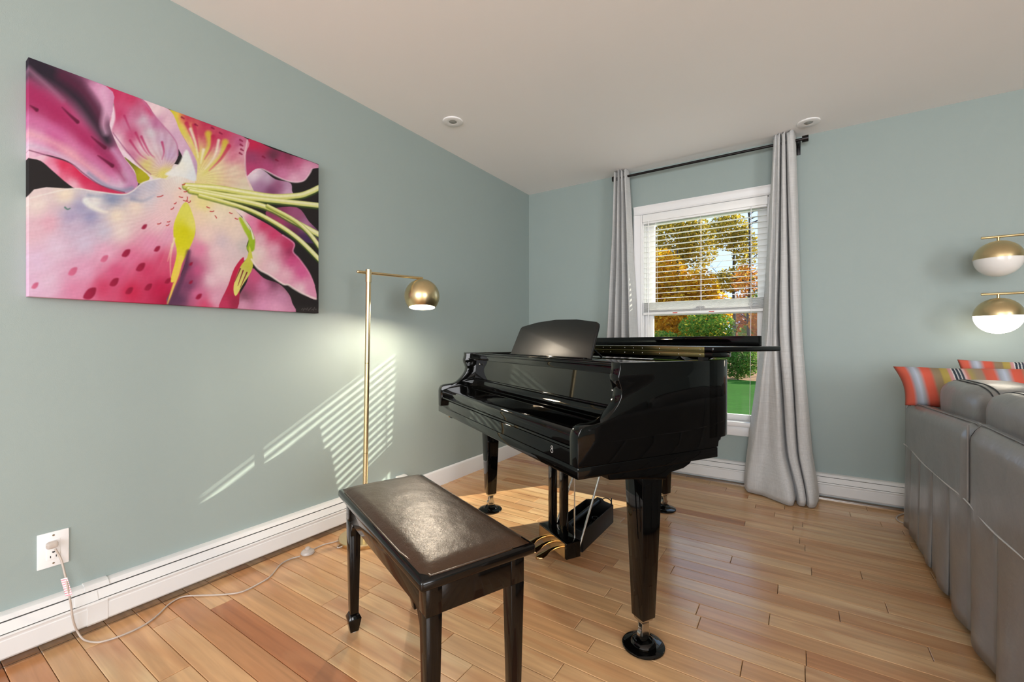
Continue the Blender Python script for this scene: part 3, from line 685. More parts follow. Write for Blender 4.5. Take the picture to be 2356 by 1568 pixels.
pp('fallboard_ridge', MB().box(0.204, 0.226, s0, s1, 0.808, 0.8155, 0.003))
pp('fallboard', MB().prism([(0.216, 0.816), (0.226, 0.925), (0.250, 0.925), (0.250, 0.816)], 'y', s0, s1))
pp('fallboard_cap', MB().box(0.196, 0.26, s0, s1, 0.926, 0.953, 0.004))
for s in (s0+0.06, s1-0.08): pp('lid_knob', MB().sphere((0.216, s, 0.900 if s > 0.7 else 0.868), 0.0055, 12), M['steel'])
shelf = pp('music_shelf', MB().box(0.185, 0.60, s0, s1, 0.953, 0.962, 0.002), P_)
pp('shelf_rail', MB().box(0.20, 0.215, s0+0.05, s1-0.05, 0.962, 0.967, 0.002), P_, shelf)
pp('inner_deck', MB().prism([(0.56, 0.05)] + offset_out(outl, -0.05) + [(0.56, W-0.05)], 'z', 0.90, 0.91), M['satin_black'])
# emblem on key slip (white outlined mark) and jack box under the far end
em = MB()
for dz, r in ((0.0060, 0.0052), (-0.0056, 0.0064)):
    em.tube([(0.0033, 0.155+r*math.cos(2*PI*k/10), 0.680+dz+r*math.sin(2*PI*k/10)) for k in range(10)], 0.0006, 5, closed=True)
pp('emblem', em, M['thread'])
jb = pp('jack_box', MB().box(0.03, 0.085, W-0.15, W-0.10, 0.598, 0.6205, 0.002), M['satin_black'])
pp('jack_ring', MB().cyl((0.024, W-0.125, 0.608), (0.031, W-0.125, 0.608), 0.007, n=14), M['pedal_brass'], jb)
# lid
lid_out = [(0.560, -0.012)] + offset_out(outl, 0.013)[1:] + [(1.0, W+0.012), (0.560, W+0.012)]
lid = pp('top_lid', MB().prism(lid_out, 'z', 0.9775, 0.9960, 0.003))
flap = pp('front_flap', MB().box(0.560, 0.942, -0.014, W+0.012, 0.9968, 1.0165, 0.006, 3))
pp('flap_lip', MB().box(0.905, 0.927, 0.055, W-0.055, 1.0160, 1.058, 0.002), P_, flap)
for nm, z0, z1 in (('hinge_leaf', 0.9985, 1.0155), ('hinge_leaf', 0.9785, 0.9955)):
    hl = pp(nm, MB().box(0.5575, 0.5605, 0.022, W-0.022, z0, z1, 0.0005), M['old_brass'])
    sb = MB()
    s = 0.04
    while s < W-0.03:
        sb.sphere((0.5573, s, (z0+z1)/2), 0.0024, 8, (0.5, 1, 1)); s += 0.0985 if int(s*100) % 3 else 0.055
    o = pp('screws', sb, M['steel'], hl); o['kind'] = 'stuff'
pp('hinge_knuckle', MB().cyl((0.5568, 0.02, 0.997), (0.5568, W-0.02, 0.997), 0.0022, n=8), M['old_brass'])
for s in (0.03, W-0.05): pp('lid_pad', MB().box(0.56, 0.59, s, s+0.02, 0.9665, 0.978), M['rubber'], lid)
# music desk
DC = 0.745
dsk = [(-0.372, 0.0), (-0.366, 0.06), (-0.356, 0.146), (-0.350, 0.158), (-0.336, 0.165), (-0.18, 0.184), (0.0, 0.191), (0.18, 0.184), (0.336, 0.165), (0.350, 0.158), (0.356, 0.146), (0.366, 0.06), (0.372, 0.0)]
def desk_pt(a, h, thick): 
    an = math.radians(21); 
    return (0.315 + h*math.sin(an) + thick*math.cos(an), DC - a, 0.964 + h*math.cos(an) - thick*math.sin(an))
b = MB(); A = [b.bm.verts.new(desk_pt(a, h, 0)) for a, h in dsk]; B = [b.bm.verts.new(desk_pt(a, h, 0.013)) for a, h in dsk]
fs = [b.bm.faces.new(A), b.bm.faces.new(B[::-1])]
for i in range(len(A)): fs.append(b.bm.faces.new((A[i], B[i], B[(i+1) % len(A)], A[(i+1) % len(A)])))
bmesh.ops.recalc_face_normals(b.bm, faces=fs)
bmesh.ops.bevel(b.bm, geom=list(set(fs[0].edges) | set(fs[1].edges)), offset=0.003, segments=2, profile=0.5, affect='EDGES')
desk = pp('music_desk', b, M['satin_black'])
for s in (DC-0.30, DC+0.30):
    pp('desk_prop', MB().tube([(0.352, s, 1.028), (0.43, s-0.0, 0.968)], 0.005, 8), P_, desk)
pp('desk_ledge', MB().box(0.30, 0.33, DC-0.35, DC+0.35, 0.9615, 0.968, 0.002), P_, desk)
# legs
def leg(tc_, sc_, z_top, tall_bracket=False):
    l = pp('leg', MB().frustum((tc_, sc_), (0.0275, 0.0275), 0.105, (tc_, sc_), (0.044, 0.044), z_top, 0.002))
    pp('leg_ferrule', MB().frustum((tc_, sc_), (0.022, 0.020), 0.094, (tc_, sc_), (0.024, 0.022), 0.106, 0.001), M['steel'], l)
    pp('caster_fork', MB().box(tc_-0.014, tc_+0.014, sc_-0.012, sc_-0.008, 0.040, 0.095, 0.001).box(tc_-0.014, tc_+0.014, sc_+0.008, sc_+0.012, 0.040, 0.095, 0.001).box(tc_-0.014, tc_+0.014, sc_-0.012, sc_+0.012, 0.083, 0.095, 0.001), M['steel'], l)
    pp('caster_wheel', MB().cyl((tc_, sc_-0.007, 0.045), (tc_, sc_+0.007, 0.045), 0.023, n=24), M['steel'], l)
    return l
LEGS = [((0.304, 0.054), 0.60, 'glossy black caster cup under the piano leg nearest the sofa'), ((0.310, 1.385), 0.60, 'glossy black caster cup under the piano leg nearest the left wall'), ((1.275, 0.925), 0.674, 'glossy black caster cup under the tail leg of the piano')]
for (tc_, sc_), zt, lab in LEGS: leg(tc_, sc_, zt)
pp('tail_bracket', MB().box(1.19, 1.37, 0.83, 1.02, 0.645, 0.674, 0.004))
# pedal lyre
ly_s = 0.705; ly_t = 0.375
for s in (ly_s-0.045, ly_s+0.055):
    pp('lyre_post', MB().box(ly_t-0.016, ly_t+0.016, s-0.016, s+0.016, 0.118, 0.622, 0.002))
box_ = pp('pedal_box', MB().box(ly_t-0.038, ly_t+0.040, ly_s-0.125, ly_s+0.125, 0.048, 0.122, 0.003))
pp('pedal_plate', MB().box(ly_t-0.0405, ly_t-0.037, ly_s-0.115, ly_s+0.115, 0.052, 0.118), M['pedal_brass'], box_)
for k in (-1, 0, 1):
    s = ly_s+0.062*k
    pts = [(ly_t-0.03, s, 0.082, 0.008), (ly_t-0.06, s, 0.082, 0.009), (ly_t-0.09, s, 0.076, 0.013), (ly_t-0.115, s, 0.067, 0.021), (ly_t-0.135, s, 0.061, 0.024), (ly_t-0.150, s, 0.058, 0.020), (ly_t-0.158, s, 0.057, 0.008)]
    b = MB(); rows = []
    for x, y, z, hw in pts:
        rows.append([(x, y+hw*math.cos(a), z+min(0.007, hw)*math.sin(a)) for a in [2*PI*q/12 for q in range(13)]])
    b.grid(rows); bmesh.ops.remove_doubles(b.bm, verts=b.bm.verts, dist=1e-5)
    bmesh.ops.holes_fill(b.bm, edges=[e for e in b.bm.edges if e.is_boundary])
    b.out('pedal', M['pedal_brass'], box_, False, 60, True)
for s, s2 in ((ly_s-0.11, ly_s-0.08), (ly_s+0.11, ly_s+0.08)):
    pp('lyre_brace', MB().cyl((ly_t+0.038, s, 0.075), (ly_t+0.29, s2, 0.675), 0.0055, n=10), M['steel'])
pp('lyre_top', MB().box(ly_t-0.03, ly_t+0.03, ly_s-0.10, ly_s+0.11, 0.600, 0.622, 0.003))
for s in (ly_s-0.09, ly_s+0.0): pp('pedal_rod', MB().cyl((ly_t+0.03, s, 0.12), (ly_t+0.03, s, 0.62), 0.003, n=8), M['steel'])

for (tc_, sc_), zt, lab in LEGS:
    p = XF[pn] @ Vector((tc_, sc_, 0))
    o = MB().lathe([(0.0, 0.0), (0.065, 0.0), (0.070, 0.004), (0.070, 0.009), (0.065, 0.013), (0.042, 0.016), (0.037, 0.024), (0.031, 0.027), (0.027, 0.025), (0.024, 0.0215), (0.0, 0.0215)], (0, 0, 0), 48).out('caster_cup', P_, None)
    o.location = p; XF[o] = Matrix.Translation(p); tag(o, lab, 'caster cup', 'piano caster cups')

# ------------------------------------------------------------------ piano bench
BC = (1.180, -2.607); BR = math.radians(158.3)
bn = thing('piano_bench', 'dark glossy wooden piano bench with padded leather top', 'bench', (BC[0], BC[1], 0), BR)
hl_, hs_ = 0.372, 0.163
def bp_(nm, b, m=None, parent=bn, smooth=35): return b.out(nm, m or M['bench'], parent, False, smooth)
bp_('top_board', MB().box(-hl_, hl_, -hs_, hs_, 0.474, 0.502, 0.009, 3))
# padded cushion
def pad(hx, hy, z0, dome, edge):
    n = 28; m_ = 16; rows = []
    for j in range(m_+1):
        row = []
        v_ = -1+2*j/m_
        for i in range(n+1):
            u_ = -1+2*i/n
            f = (1-abs(u_)**8)*(1-abs(v_)**8)
            row.append((hx*u_, hy*v_, z0 + edge*min(1, (f*3))**0.5 + dome*(1-u_*u_)**0.7*(1-v_*v_)**0.7 if f > 0 else z0))
        rows.append(row)
    return rows
b = MB(); b.grid(pad(hl_-0.012, hs_-0.012, 0.501, 0.011, 0.012))
cu = bp_('cushion', b, M['bench_leather'], smooth=180)
loop = []
for sx, sy in ((-1, -1), (1, -1), (1, 1), (-1, 1)): loop.append((sx*(hl_-0.012), sy*(hs_-0.012)))
ppts = []
for i in range(4):
    a, c = loop[i], loop[(i+1) % 4]
    for k in range(6): ppts.append((a[0]+(c[0]-a[0])*(k+0.4)/6.8, a[1]+(c[1]-a[1])*(k+0.4)/6.8, 0.5025))
bp_('piping', MB().tube(ppts, 0.0028, 6, closed=True), M['bench_leather'], cu, 60)
for sy in (-1, 1): bp_('apron', MB().box(-hl_+0.05, hl_-0.05, sy*(hs_-0.034)-0.009, sy*(hs_-0.034)+0.009, 0.400, 0.475, 0.001))
for sx in (-1, 1): bp_('apron', MB().box(sx*(hl_-0.034)-0.009, sx*(hl_-0.034)+0.009, -hs_+0.05, hs_-0.05, 0.400, 0.475, 0.001))
for sx in (-1, 1):
    for sy in (-1, 1):
        c = (sx*(hl_-0.044), sy*(hs_-0.044))
        b = MB().frustum(c, (0.0145, 0.0145), 0.066, c, (0.0205, 0.0205), 0.400, 0.0015); b.frustum(c, (0.0205, 0.0205), 0.3999, c, (0.0205, 0.0205), 0.4745, 0.0015)
        lg = bp_('leg', b)
        bp_('foot', MB().frustum(c, (0.014, 0.014), 0.002, c, (0.0225, 0.0225), 0.050, 0.001).frustum(c, (0.0225, 0.0225), 0.0495, c, (0.0145, 0.0145), 0.0665, 0.001), None, lg)
        bp_('glide', MB().cyl((*c, 0.0), (*c, 0.003), 0.012, n=14), M['plastic'], lg)
# corner braces on the long aprons
for sx in (-1, 1):
    for sy in (-1, 1):
        x0 = sx*(hl_-0.068); x1 = sx*(hl_-0.105)
        bp_('corner_bracket', MB().prism([(x0, 0.401), (x0, 0.348), (x0-sx*0.006, 0.366), (x0-sx*0.02, 0.390), (x1, 0.401)], 'y', sy*(hs_-0.034)-0.006, sy*(hs_-0.034)+0.006))

# ------------------------------------------------------------------ tool tray under the piano
tx0, tx1, ty0, ty1, tz = 1.108, 1.278, -1.612, -1.185, 0.100
tt = thing('tool_tray', 'black open tool tray with a long tube handle under the piano', 'tool tray', ((tx0+tx1)/2, (ty0+ty1)/2, 0))
tw = 0.004
MB().box(tx0, tx1, ty0, ty1, 0.0, 0.006, 0.001).out('tray_bottom', M['satin_black'], tt, True)
MB().box(tx0, tx0+tw, ty0, ty1, 0.004, tz, 0.001).out('tray_side', M['satin_black'], tt, True)
MB().box(tx1-tw, tx1, ty0, ty1, 0.004, tz, 0.001).out('tray_side', M['satin_black'], tt, True)
xm = (tx0+tx1)/2
for ya in (ty0, ty1-tw):
    MB().prism([(tx0, 0.004), (tx1, 0.004), (tx1, tz), (xm+0.03, tz+0.012), (xm+0.014, tz+0.026), (xm-0.014, tz+0.026), (xm-0.03, tz+0.012), (tx0, tz)], 'y', ya, ya+tw, 0.0008).out('tray_end', M['satin_black'], tt, True)
MB().cyl((xm, ty0+0.002, tz+0.008), (xm, ty1-0.002, tz+0.008), 0.0125, n=18).out('tube_handle', M['satin_black'], tt, True)
MB().tube(smooth_curve([(xm+0.01, ty1-0.004, tz+0.012), (xm+0.035, ty1+0.004, tz+0.028), (xm+0.065, ty1+0.002, tz+0.022), (tx1-0.006, ty1-0.004, tz-0.004)], 6), 0.0028, 7).out('wire_loop', M['rubber'], tt, True)
MB().cyl((tx1-0.008, ty1-0.012, 0.01), (tx1-0.008, ty1-0.012, tz+0.040), 0.004, n=10).out('corner_pin', M['rubber'], tt, True)
wr = thing('ring_spanner', 'black ring spanner lying inside the open tool tray', 'wrench', (xm+0.045, -1.42, 0.006))
MB().tube([(xm+0.045+0.016*math.cos(2*PI*k/16), -1.36+0.020*math.sin(2*PI*k/16), 0.075) for k in range(16)], 0.0045, 8, closed=True).out('ring_head', M['piano'], wr, True, smooth=60)
MB().tube([(xm+0.045, -1.378, 0.074), (xm+0.042, -1.56, 0.014)], [0.0045, 0.0055], 8).out('spanner_shaft', M['piano'], wr, True)

# ------------------------------------------------------------------ leather sofa
SX = 2.65; SY1, SY0 = -0.385, -2.60
sf = thing('leather_sofa', 'grey leather sofa seen from behind with loose back cushions', 'sofa', (SX+0.46, (SY0+SY1)/2, 0))
def lump(name, x0, x1, y0, y1, z0, z1, e, m, parent, amp=0.0, seed=0, n=26, sag=0.0):
    """rounded box: superellipsoid with wrinkles"""
    rd = random.Random(seed); ph = [rd.uniform(0, 6) for _ in range(6)]
    b = MB(); cx, cy, cz = (x0+x1)/2, (y0+y1)/2, (z0+z1)/2; hx, hy, hz = (x1-x0)/2, (y1-y0)/2, (z1-z0)/2
    bmesh.ops.create_cube(b.bm, size=2.0)
    bmesh.ops.subdivide_edges(b.bm, edges=b.bm.edges[:], cuts=n, use_grid_fill=True)
    for v in b.bm.verts:
        p = v.co; s = (abs(p.x)**e+abs(p.y)**e+abs(p.z)**e)**(1/e); q = p/s
        wv_ = amp*(math.sin(q.y*hy*22+ph[0]+q.z*3)*0.5+math.sin(q.y*hy*41+ph[1]-q.x*5)*0.3+math.sin(q.x*hx*30+ph[2]+q.y*hy*9)*0.4)
        k = 1+wv_/max(hx, 0.05)*0.35
        v.co = (cx+q.x*hx*k, cy+q.y*hy, cz+q.z*hz*(1+wv_/max(hz, 0.05)*0.3) - sag*(1-min(1, abs(q.y)))*0)
    return b.out(name, m, parent, True, smooth=180)
LE = M['sofa']
# hidden structure, seats and arms
lump('frame', SX+0.03, SX+0.94, SY0+0.02, SY1-0.02, 0.06, 0.40, 14, LE, sf)
ys_ = [SY1-0.10, -1.47, SY0+0.10]
# outside back: upper panels and skirt
yb = [SY1, -1.455, SY0]
for k in range(2):
    y1, y0 = yb[k], yb[k+1]
    zt = 0.715 if k == 0 else 0.752
    n = 30; m_ = 14; b = MB(); rows = []
    for j in range(m_+1):
        f = j/m_; row = []
        for i in range(n+1):
            u_ = i/n; y = y1+(y0-y1)*u_
            zt_ = 0.700+0.048*u_ if k == 0 else 0.752-0.004*u_
            z = 0.470+(zt_-0.470)*f
            edge = min(u_, 1-u_)*(abs(y1-y0))
            bulge = 0.012*min(1, edge/0.03)**0.5
            puck = 0.0035*math.sin(u_*31+k)*math.exp(-edge/0.12)
            back = 0.030*max(0, f-0.80)/0.20*max(0, (f-0.80)/0.20)
            row.append((SX+0.012-bulge+back+puck, y, z))
        rows.append(row)
    for e_ in range(1, 4):        # roll over the top
        rows.append([(p[0]+0.03*e_ if e_ < 3 else p[0]+0.10, p[1], p[2]+0.004-0.003*e_*e_) for p in rows[m_]])
    b.grid(rows); b.out('back_panel', LE, sf, True, smooth=60)
    MB().tube([(SX+0.030, y1+(y0-y1)*i/20, (0.700+0.048*i/20 if k == 0 else 0.752-0.004*i/20)+0.0035) for i in range(21)], 0.0022, 6).out('top_seam', M['thread' if k == 9 else 'sofa'], sf, True)
MB().tube([(SX+0.012-0.006, -1.455+0.0, 0.475+0.27*i/10) for i in range(11)], 0.004, 6).out('upright_seam', LE, sf, True)
# skirt pleated panels
sk = [SY1, -0.52, -0.72, -0.95, -1.20, -1.455, -1.70, -1.98, -2.28, SY0]
for k in range(len(sk)-1):
    y1, y0 = sk[k]-0.0012, sk[k+1]+0.0012; b = MB(); rows = []
    for j in range(11):
        f = j/10; z = 0.030+(0.468-0.030)*f; row = []
        for i in range(13):
            u_ = i/12; y = y1+(y0-y1)*u_
            fl_ = 0.010*math.sin(u_*PI)**0.6 + 0.006*(1-f)*math.sin(u_*PI*2+k)
            row.append((SX+0.012-fl_-0.004*(1-f), y, z))
        rows.append(row)
    rows.append([(p[0]+0.02, p[1], p[2]) for p in rows[-1]])
    b.grid(rows); o = b.out('skirt_panel', LE, sf, True, smooth=60)
    md = o.modifiers.new('thickness', 'SOLIDIFY'); md.thickness = 0.006; md.offset = -1
MB().tube([(SX+0.0005+0.002*math.sin(i*0.7), SY1+(SY0-SY1)*i/40, 0.469+0.004*math.sin(i*0.5)+(0.012*math.exp(-((i-19)/3)**2))) for i in range(41)], 0.0026, 6).out('stitched_seam', M['thread'], sf, True)
# backing wall of the sofa back
bx('back_board', M['rubber'], sf, SX+0.016, SX+0.10, SY0+0.01, SY1-0.004, 0.03, 0.690)
bx('end_panel', LE, sf, SX+0.006, SX+0.30, SY1-0.012, SY1, 0.03, 0.694, 0.004)
# back cushions (loose, bulging over the back)
cy = [SY1-0.02, -1.30, SY0+0.04]
lump('back_cushion', SX+0.060, SX+0.36, -1.302, -0.66, 0.645, 0.866, 3.6, LE, sf, 0.006, 3)
lump('back_cushion', SX+0.050, SX+0.36, -2.02, -1.296, 0.655, 0.872, 3.6, LE, sf, 0.007, 4)
lump('back_cushion', SX+0.060, SX+0.36, SY0+0.02, -2.03, 0.655, 0.872, 3.6, LE, sf, 0.007, 5)
for x0, y0, y1, z0, z1 in ((SX+0.060, -1.302, -0.66, 0.645, 0.866), (SX+0.050, -2.02, -1.296, 0.655, 0.872)):
    hx = (SX+0.36-x0)/2
    for qx in (-0.62, -0.50):
        pts_ = []
        for i in range(25):
            fy = -0.86+1.72*i/24; qz = max(0.02, 1-abs(qx)**3.6-abs(fy)**3.6)**(1/3.6)
            pts_.append((x0+hx+hx*qx, (y0+y1)/2+fy*(y1-y0)/2, (z0+z1)/2+qz*(z1-z0)/2+0.0015))
        MB().tube(pts_, 0.0022, 6).out('cushion_seam', M['rubber'], sf, True)
lump('seat_cushion', SX+0.34, SX+0.92, -1.49, SY1-0.18, 0.36, 0.50, 5, LE, sf, 0.004, 8)
lump('seat_cushion', SX+0.34, SX+0.92, SY0+0.18, -1.49, 0.36, 0.50, 5, LE, sf, 0.004, 9)
lump('armrest', SX+0.10, SX+0.95, SY1-0.20, SY1-0.004, 0.05, 0.66, 6, LE, sf, 0.004, 10)
lump('armrest', SX+0.10, SX+0.95, SY0, SY0+0.20, 0.05, 0.66, 6, LE, sf, 0.004, 11)
for xx in (SX+0.07, SX+0.86):
    for yy in (SY1-0.08, SY0+0.08): MB().frustum((xx, yy), (0.022, 0.022), 0.0, (xx, yy), (0.03, 0.03), 0.07, 0.002).out('foot', M['rubber'], sf, True)

# ------------------------------------------------------------------ striped pillows
def stripes(name, axis_rot):
    m, nt, b_ = node_mat(name)
    tc = nt.nodes.new('ShaderNodeTexCoord'); mp = nt.nodes.new('ShaderNodeMapping'); mp.inputs['Rotation'].default_value = (0, 0, axis_rot)
    nt.links.new(tc.outputs['UV'], mp.inputs['Vector'])
    sp = nt.nodes.new('ShaderNodeSeparateXYZ'); nt.links.new(mp.outputs[0], sp.inputs[0])
    nz = nt.nodes.new('ShaderNodeTexNoise'); nz.inputs['Scale'].default_value = 120; nt.links.new(tc.outputs['UV'], nz.inputs['Vector'])
    mm = nt.nodes.new('ShaderNodeMath'); mm.operation = 'MULTIPLY'; mm.inputs[1].default_value = 1.62; nt.links.new(sp.outputs[0], mm.inputs[0])
    ma = nt.nodes.new('ShaderNodeMath'); ma.operation = 'MULTIPLY_ADD'; ma.inputs[1].default_value = 0.02; nt.links.new(nz.outputs['Fac'], ma.inputs[0]); nt.links.new(mm.outputs[0], ma.inputs[2])
    fr = nt.nodes.new('ShaderNodeMath'); fr.operation = 'FRACT'; nt.links.new(ma.outputs[0], fr.inputs[0])
    cr = nt.nodes.new('ShaderNodeValToRGB'); e = cr.color_ramp.elements
    S = [(0.0, (150, 128, 112)), (0.03, (196, 92, 74)), (0.13, (206, 98, 78)), (0.18, (150, 155, 165)), (0.24, (178, 188, 204)), (0.28, (160, 160, 165)), (0.33, (208, 94, 74)), (0.42, (200, 90, 72)), (0.46, (140, 122, 100)), (0.54, (138, 122, 92)), (0.56, (168, 150, 78)), (0.63, (172, 152, 84)), (0.645, (196, 140, 140)), (0.675, (196, 150, 150)), (0.685, (220, 222, 220)), (0.695, (50, 58, 68)), (0.715, (46, 54, 64)), (0.722, (222, 224, 222)), (0.735, (50, 60, 72)), (0.755, (50, 60, 72)), (0.762, (222, 224, 222)), (0.775, (50, 60, 72)), (0.79, (50, 60, 72)), (0.80, (214, 190, 190)), (0.83, (200, 130, 120)), (0.87, (165, 150, 90)), (0.93, (150, 136, 112)), (1.0, (150, 128, 112))]
    S = S[:31]
    e[0].position = 0; e[0].color = (*s2l(S[0][1]), 1); e[1].position = 1; e[1].color = (*s2l(S[-1][1]), 1)
    for p, c in S[1:-1]: q = e.new(p); q.color = (*s2l(c), 1)
    nt.links.new(fr.outputs[0], cr.inputs[0]); nt.links.new(cr.outputs[0], b_.inputs['Base Color'])
    b_.inputs['Roughness'].default_value = 0.8; b_.inputs['Specular IOR Level'].default_value = 0.2
    bp = nt.nodes.new('ShaderNodeBump'); bp.inputs['Strength'].default_value = 0.12; bp.inputs['Distance'].default_value = 0.001
    nt.links.new(nz.outputs['Fac'], bp.inputs['Height']); nt.links.new(bp.outputs[0], b_.inputs['Normal'])
    return m
M['stripe'] = stripes('striped_pillow_cotton', 0.0)
def pillow(name, label, mtx, hx, hy, th, droop, seed, grp=None):
    rd = random.Random(seed); ph = [rd.uniform(0, 6) for _ in range(4)]
    n = 36; b = MB(); uvl = b.bm.loops.layers.uv.new('UVMap')
    sides = []
    for sgn in (1, -1):
        V = []
        for j in range(n+1):
            row = []
            for i in range(n+1):
                u_, v_ = -1+2*i/n, -1+2*j/n
                pin = 1-0.10*(1-abs(u_)**2)*(abs(v_)**3) ; pin2 = 1-0.10*(1-abs(v_)**2)*(abs(u_)**3)
                h = th*((1-u_*u_)*(1-v_*v_))**0.42
                x = hx*u_*pin2; y = hy*v_*pin
                z = sgn*h*(1+0.10*math.sin(u_*7+ph[0])*math.sin(v_*6+ph[1])) + droop(x, y)
                if i in (0, n) or j in (0, n): z = droop(x, y)
                row.append(b.bm.verts.new(mtx @ Vector((x, y, z))))
            V.append(row)
        for j in range(n):
            for i in range(n):
                q = (V[j][i], V[j][i+1], V[j+1][i+1], V[j+1][i])
                f = b.bm.faces.new(q if sgn == 1 else q[::-1])
                for lp_, (ii, jj) in zip(f.loops, ([(i, j), (i+1, j), (i+1, j+1), (i, j+1)] if sgn == 1 else [(i, j), (i+1, j), (i+1, j+1), (i, j+1)][::-1])):
                    lp_[uvl].uv = (ii/n, jj/n)
    bmesh.ops.remove_doubles(b.bm, verts=b.bm.verts, dist=1e-5)
    o = b.out(name, M['stripe'], None, smooth=180)
    return tag(o, label, 'pillow', grp)
def patch_pillow(name, label, A, B, C_, D, th, seed):
    """pillow between four corner points: A top left, B bottom left, C top right, D bottom right"""
    rd = random.Random(seed); ph = [rd.uniform(0, 6) for _ in range(4)]
    A, B, C_, D = Vector(A), Vector(B), Vector(C_), Vector(D); n = 40
    nrm = (C_-A).cross(B-A).normalized()
    if nrm.y > 0: nrm = -nrm
    b = MB(); uvl = b.bm.loops.layers.uv.new('UVMap')
    for sgn in (1, -1):
        V = []
        for j in range(n+1):
            row = []; v_ = j/n
            for i in range(n+1):
                u_ = i/n; uu = 2*u_-1; vv = 2*v_-1
                u2 = u_+0.035*math.sin(PI*v_)*(-uu)*abs(uu)**2; v2 = v_+0.05*math.sin(PI*u_)*(-vv)*abs(vv)**2
                p = (A*(1-u2)+C_*u2)*(1-v2)+(B*(1-u2)+D*u2)*v2
                h = th*max(0, (1-uu*uu)*(1-vv*vv))**0.40
                h *= 1+0.09*math.sin(u_*13+ph[0]+v_*3)+0.06*math.sin(v_*11+ph[1]-u_*4)
                row.append(b.bm.verts.new(p+nrm*h*sgn))
            V.append(row)
        for j in range(n):
            for i in range(n):
                q = [(i, j), (i+1, j), (i+1, j+1), (i, j+1)]
                if sgn < 0: q = q[::-1]
                f = b.bm.faces.new([V[y][x] for x, y in q])
                for lp_, (x, y) in zip(f.loops, q): lp_[uvl].uv = (x/n, y/n)
    bmesh.ops.remove_doubles(b.bm, verts=b.bm.verts, dist=1e-5); bmesh.ops.recalc_face_normals(b.bm, faces=b.bm.faces)
    base = Vector(((B.x+D.x)/2, (B.y+D.y)/2, (B.z+D.z)/2)); bmesh.ops.translate(b.bm, vec=-base, verts=b.bm.verts)
    o = b.out(name, M['stripe'], None, smooth=180); o.location = base
    return tag(o, label, 'pillow', 'striped throw pillows')
patch_pillow('throw_pillow', 'striped coral and blue throw pillow sticking out past the sofa back', (2.598, -0.430, 0.898), (2.632, -0.535, 0.700), (3.12, -0.500, 0.905), (3.13, -0.620, 0.690), 0.062, 2)
patch_pillow('throw_pillow', 'striped coral throw pillow standing behind the other pillow on the sofa arm', (2.86, -0.392, 0.940), (2.88, -0.40, 0.68), (3.34, -0.392, 0.95), (3.36, -0.40, 0.68), 0.022, 5)

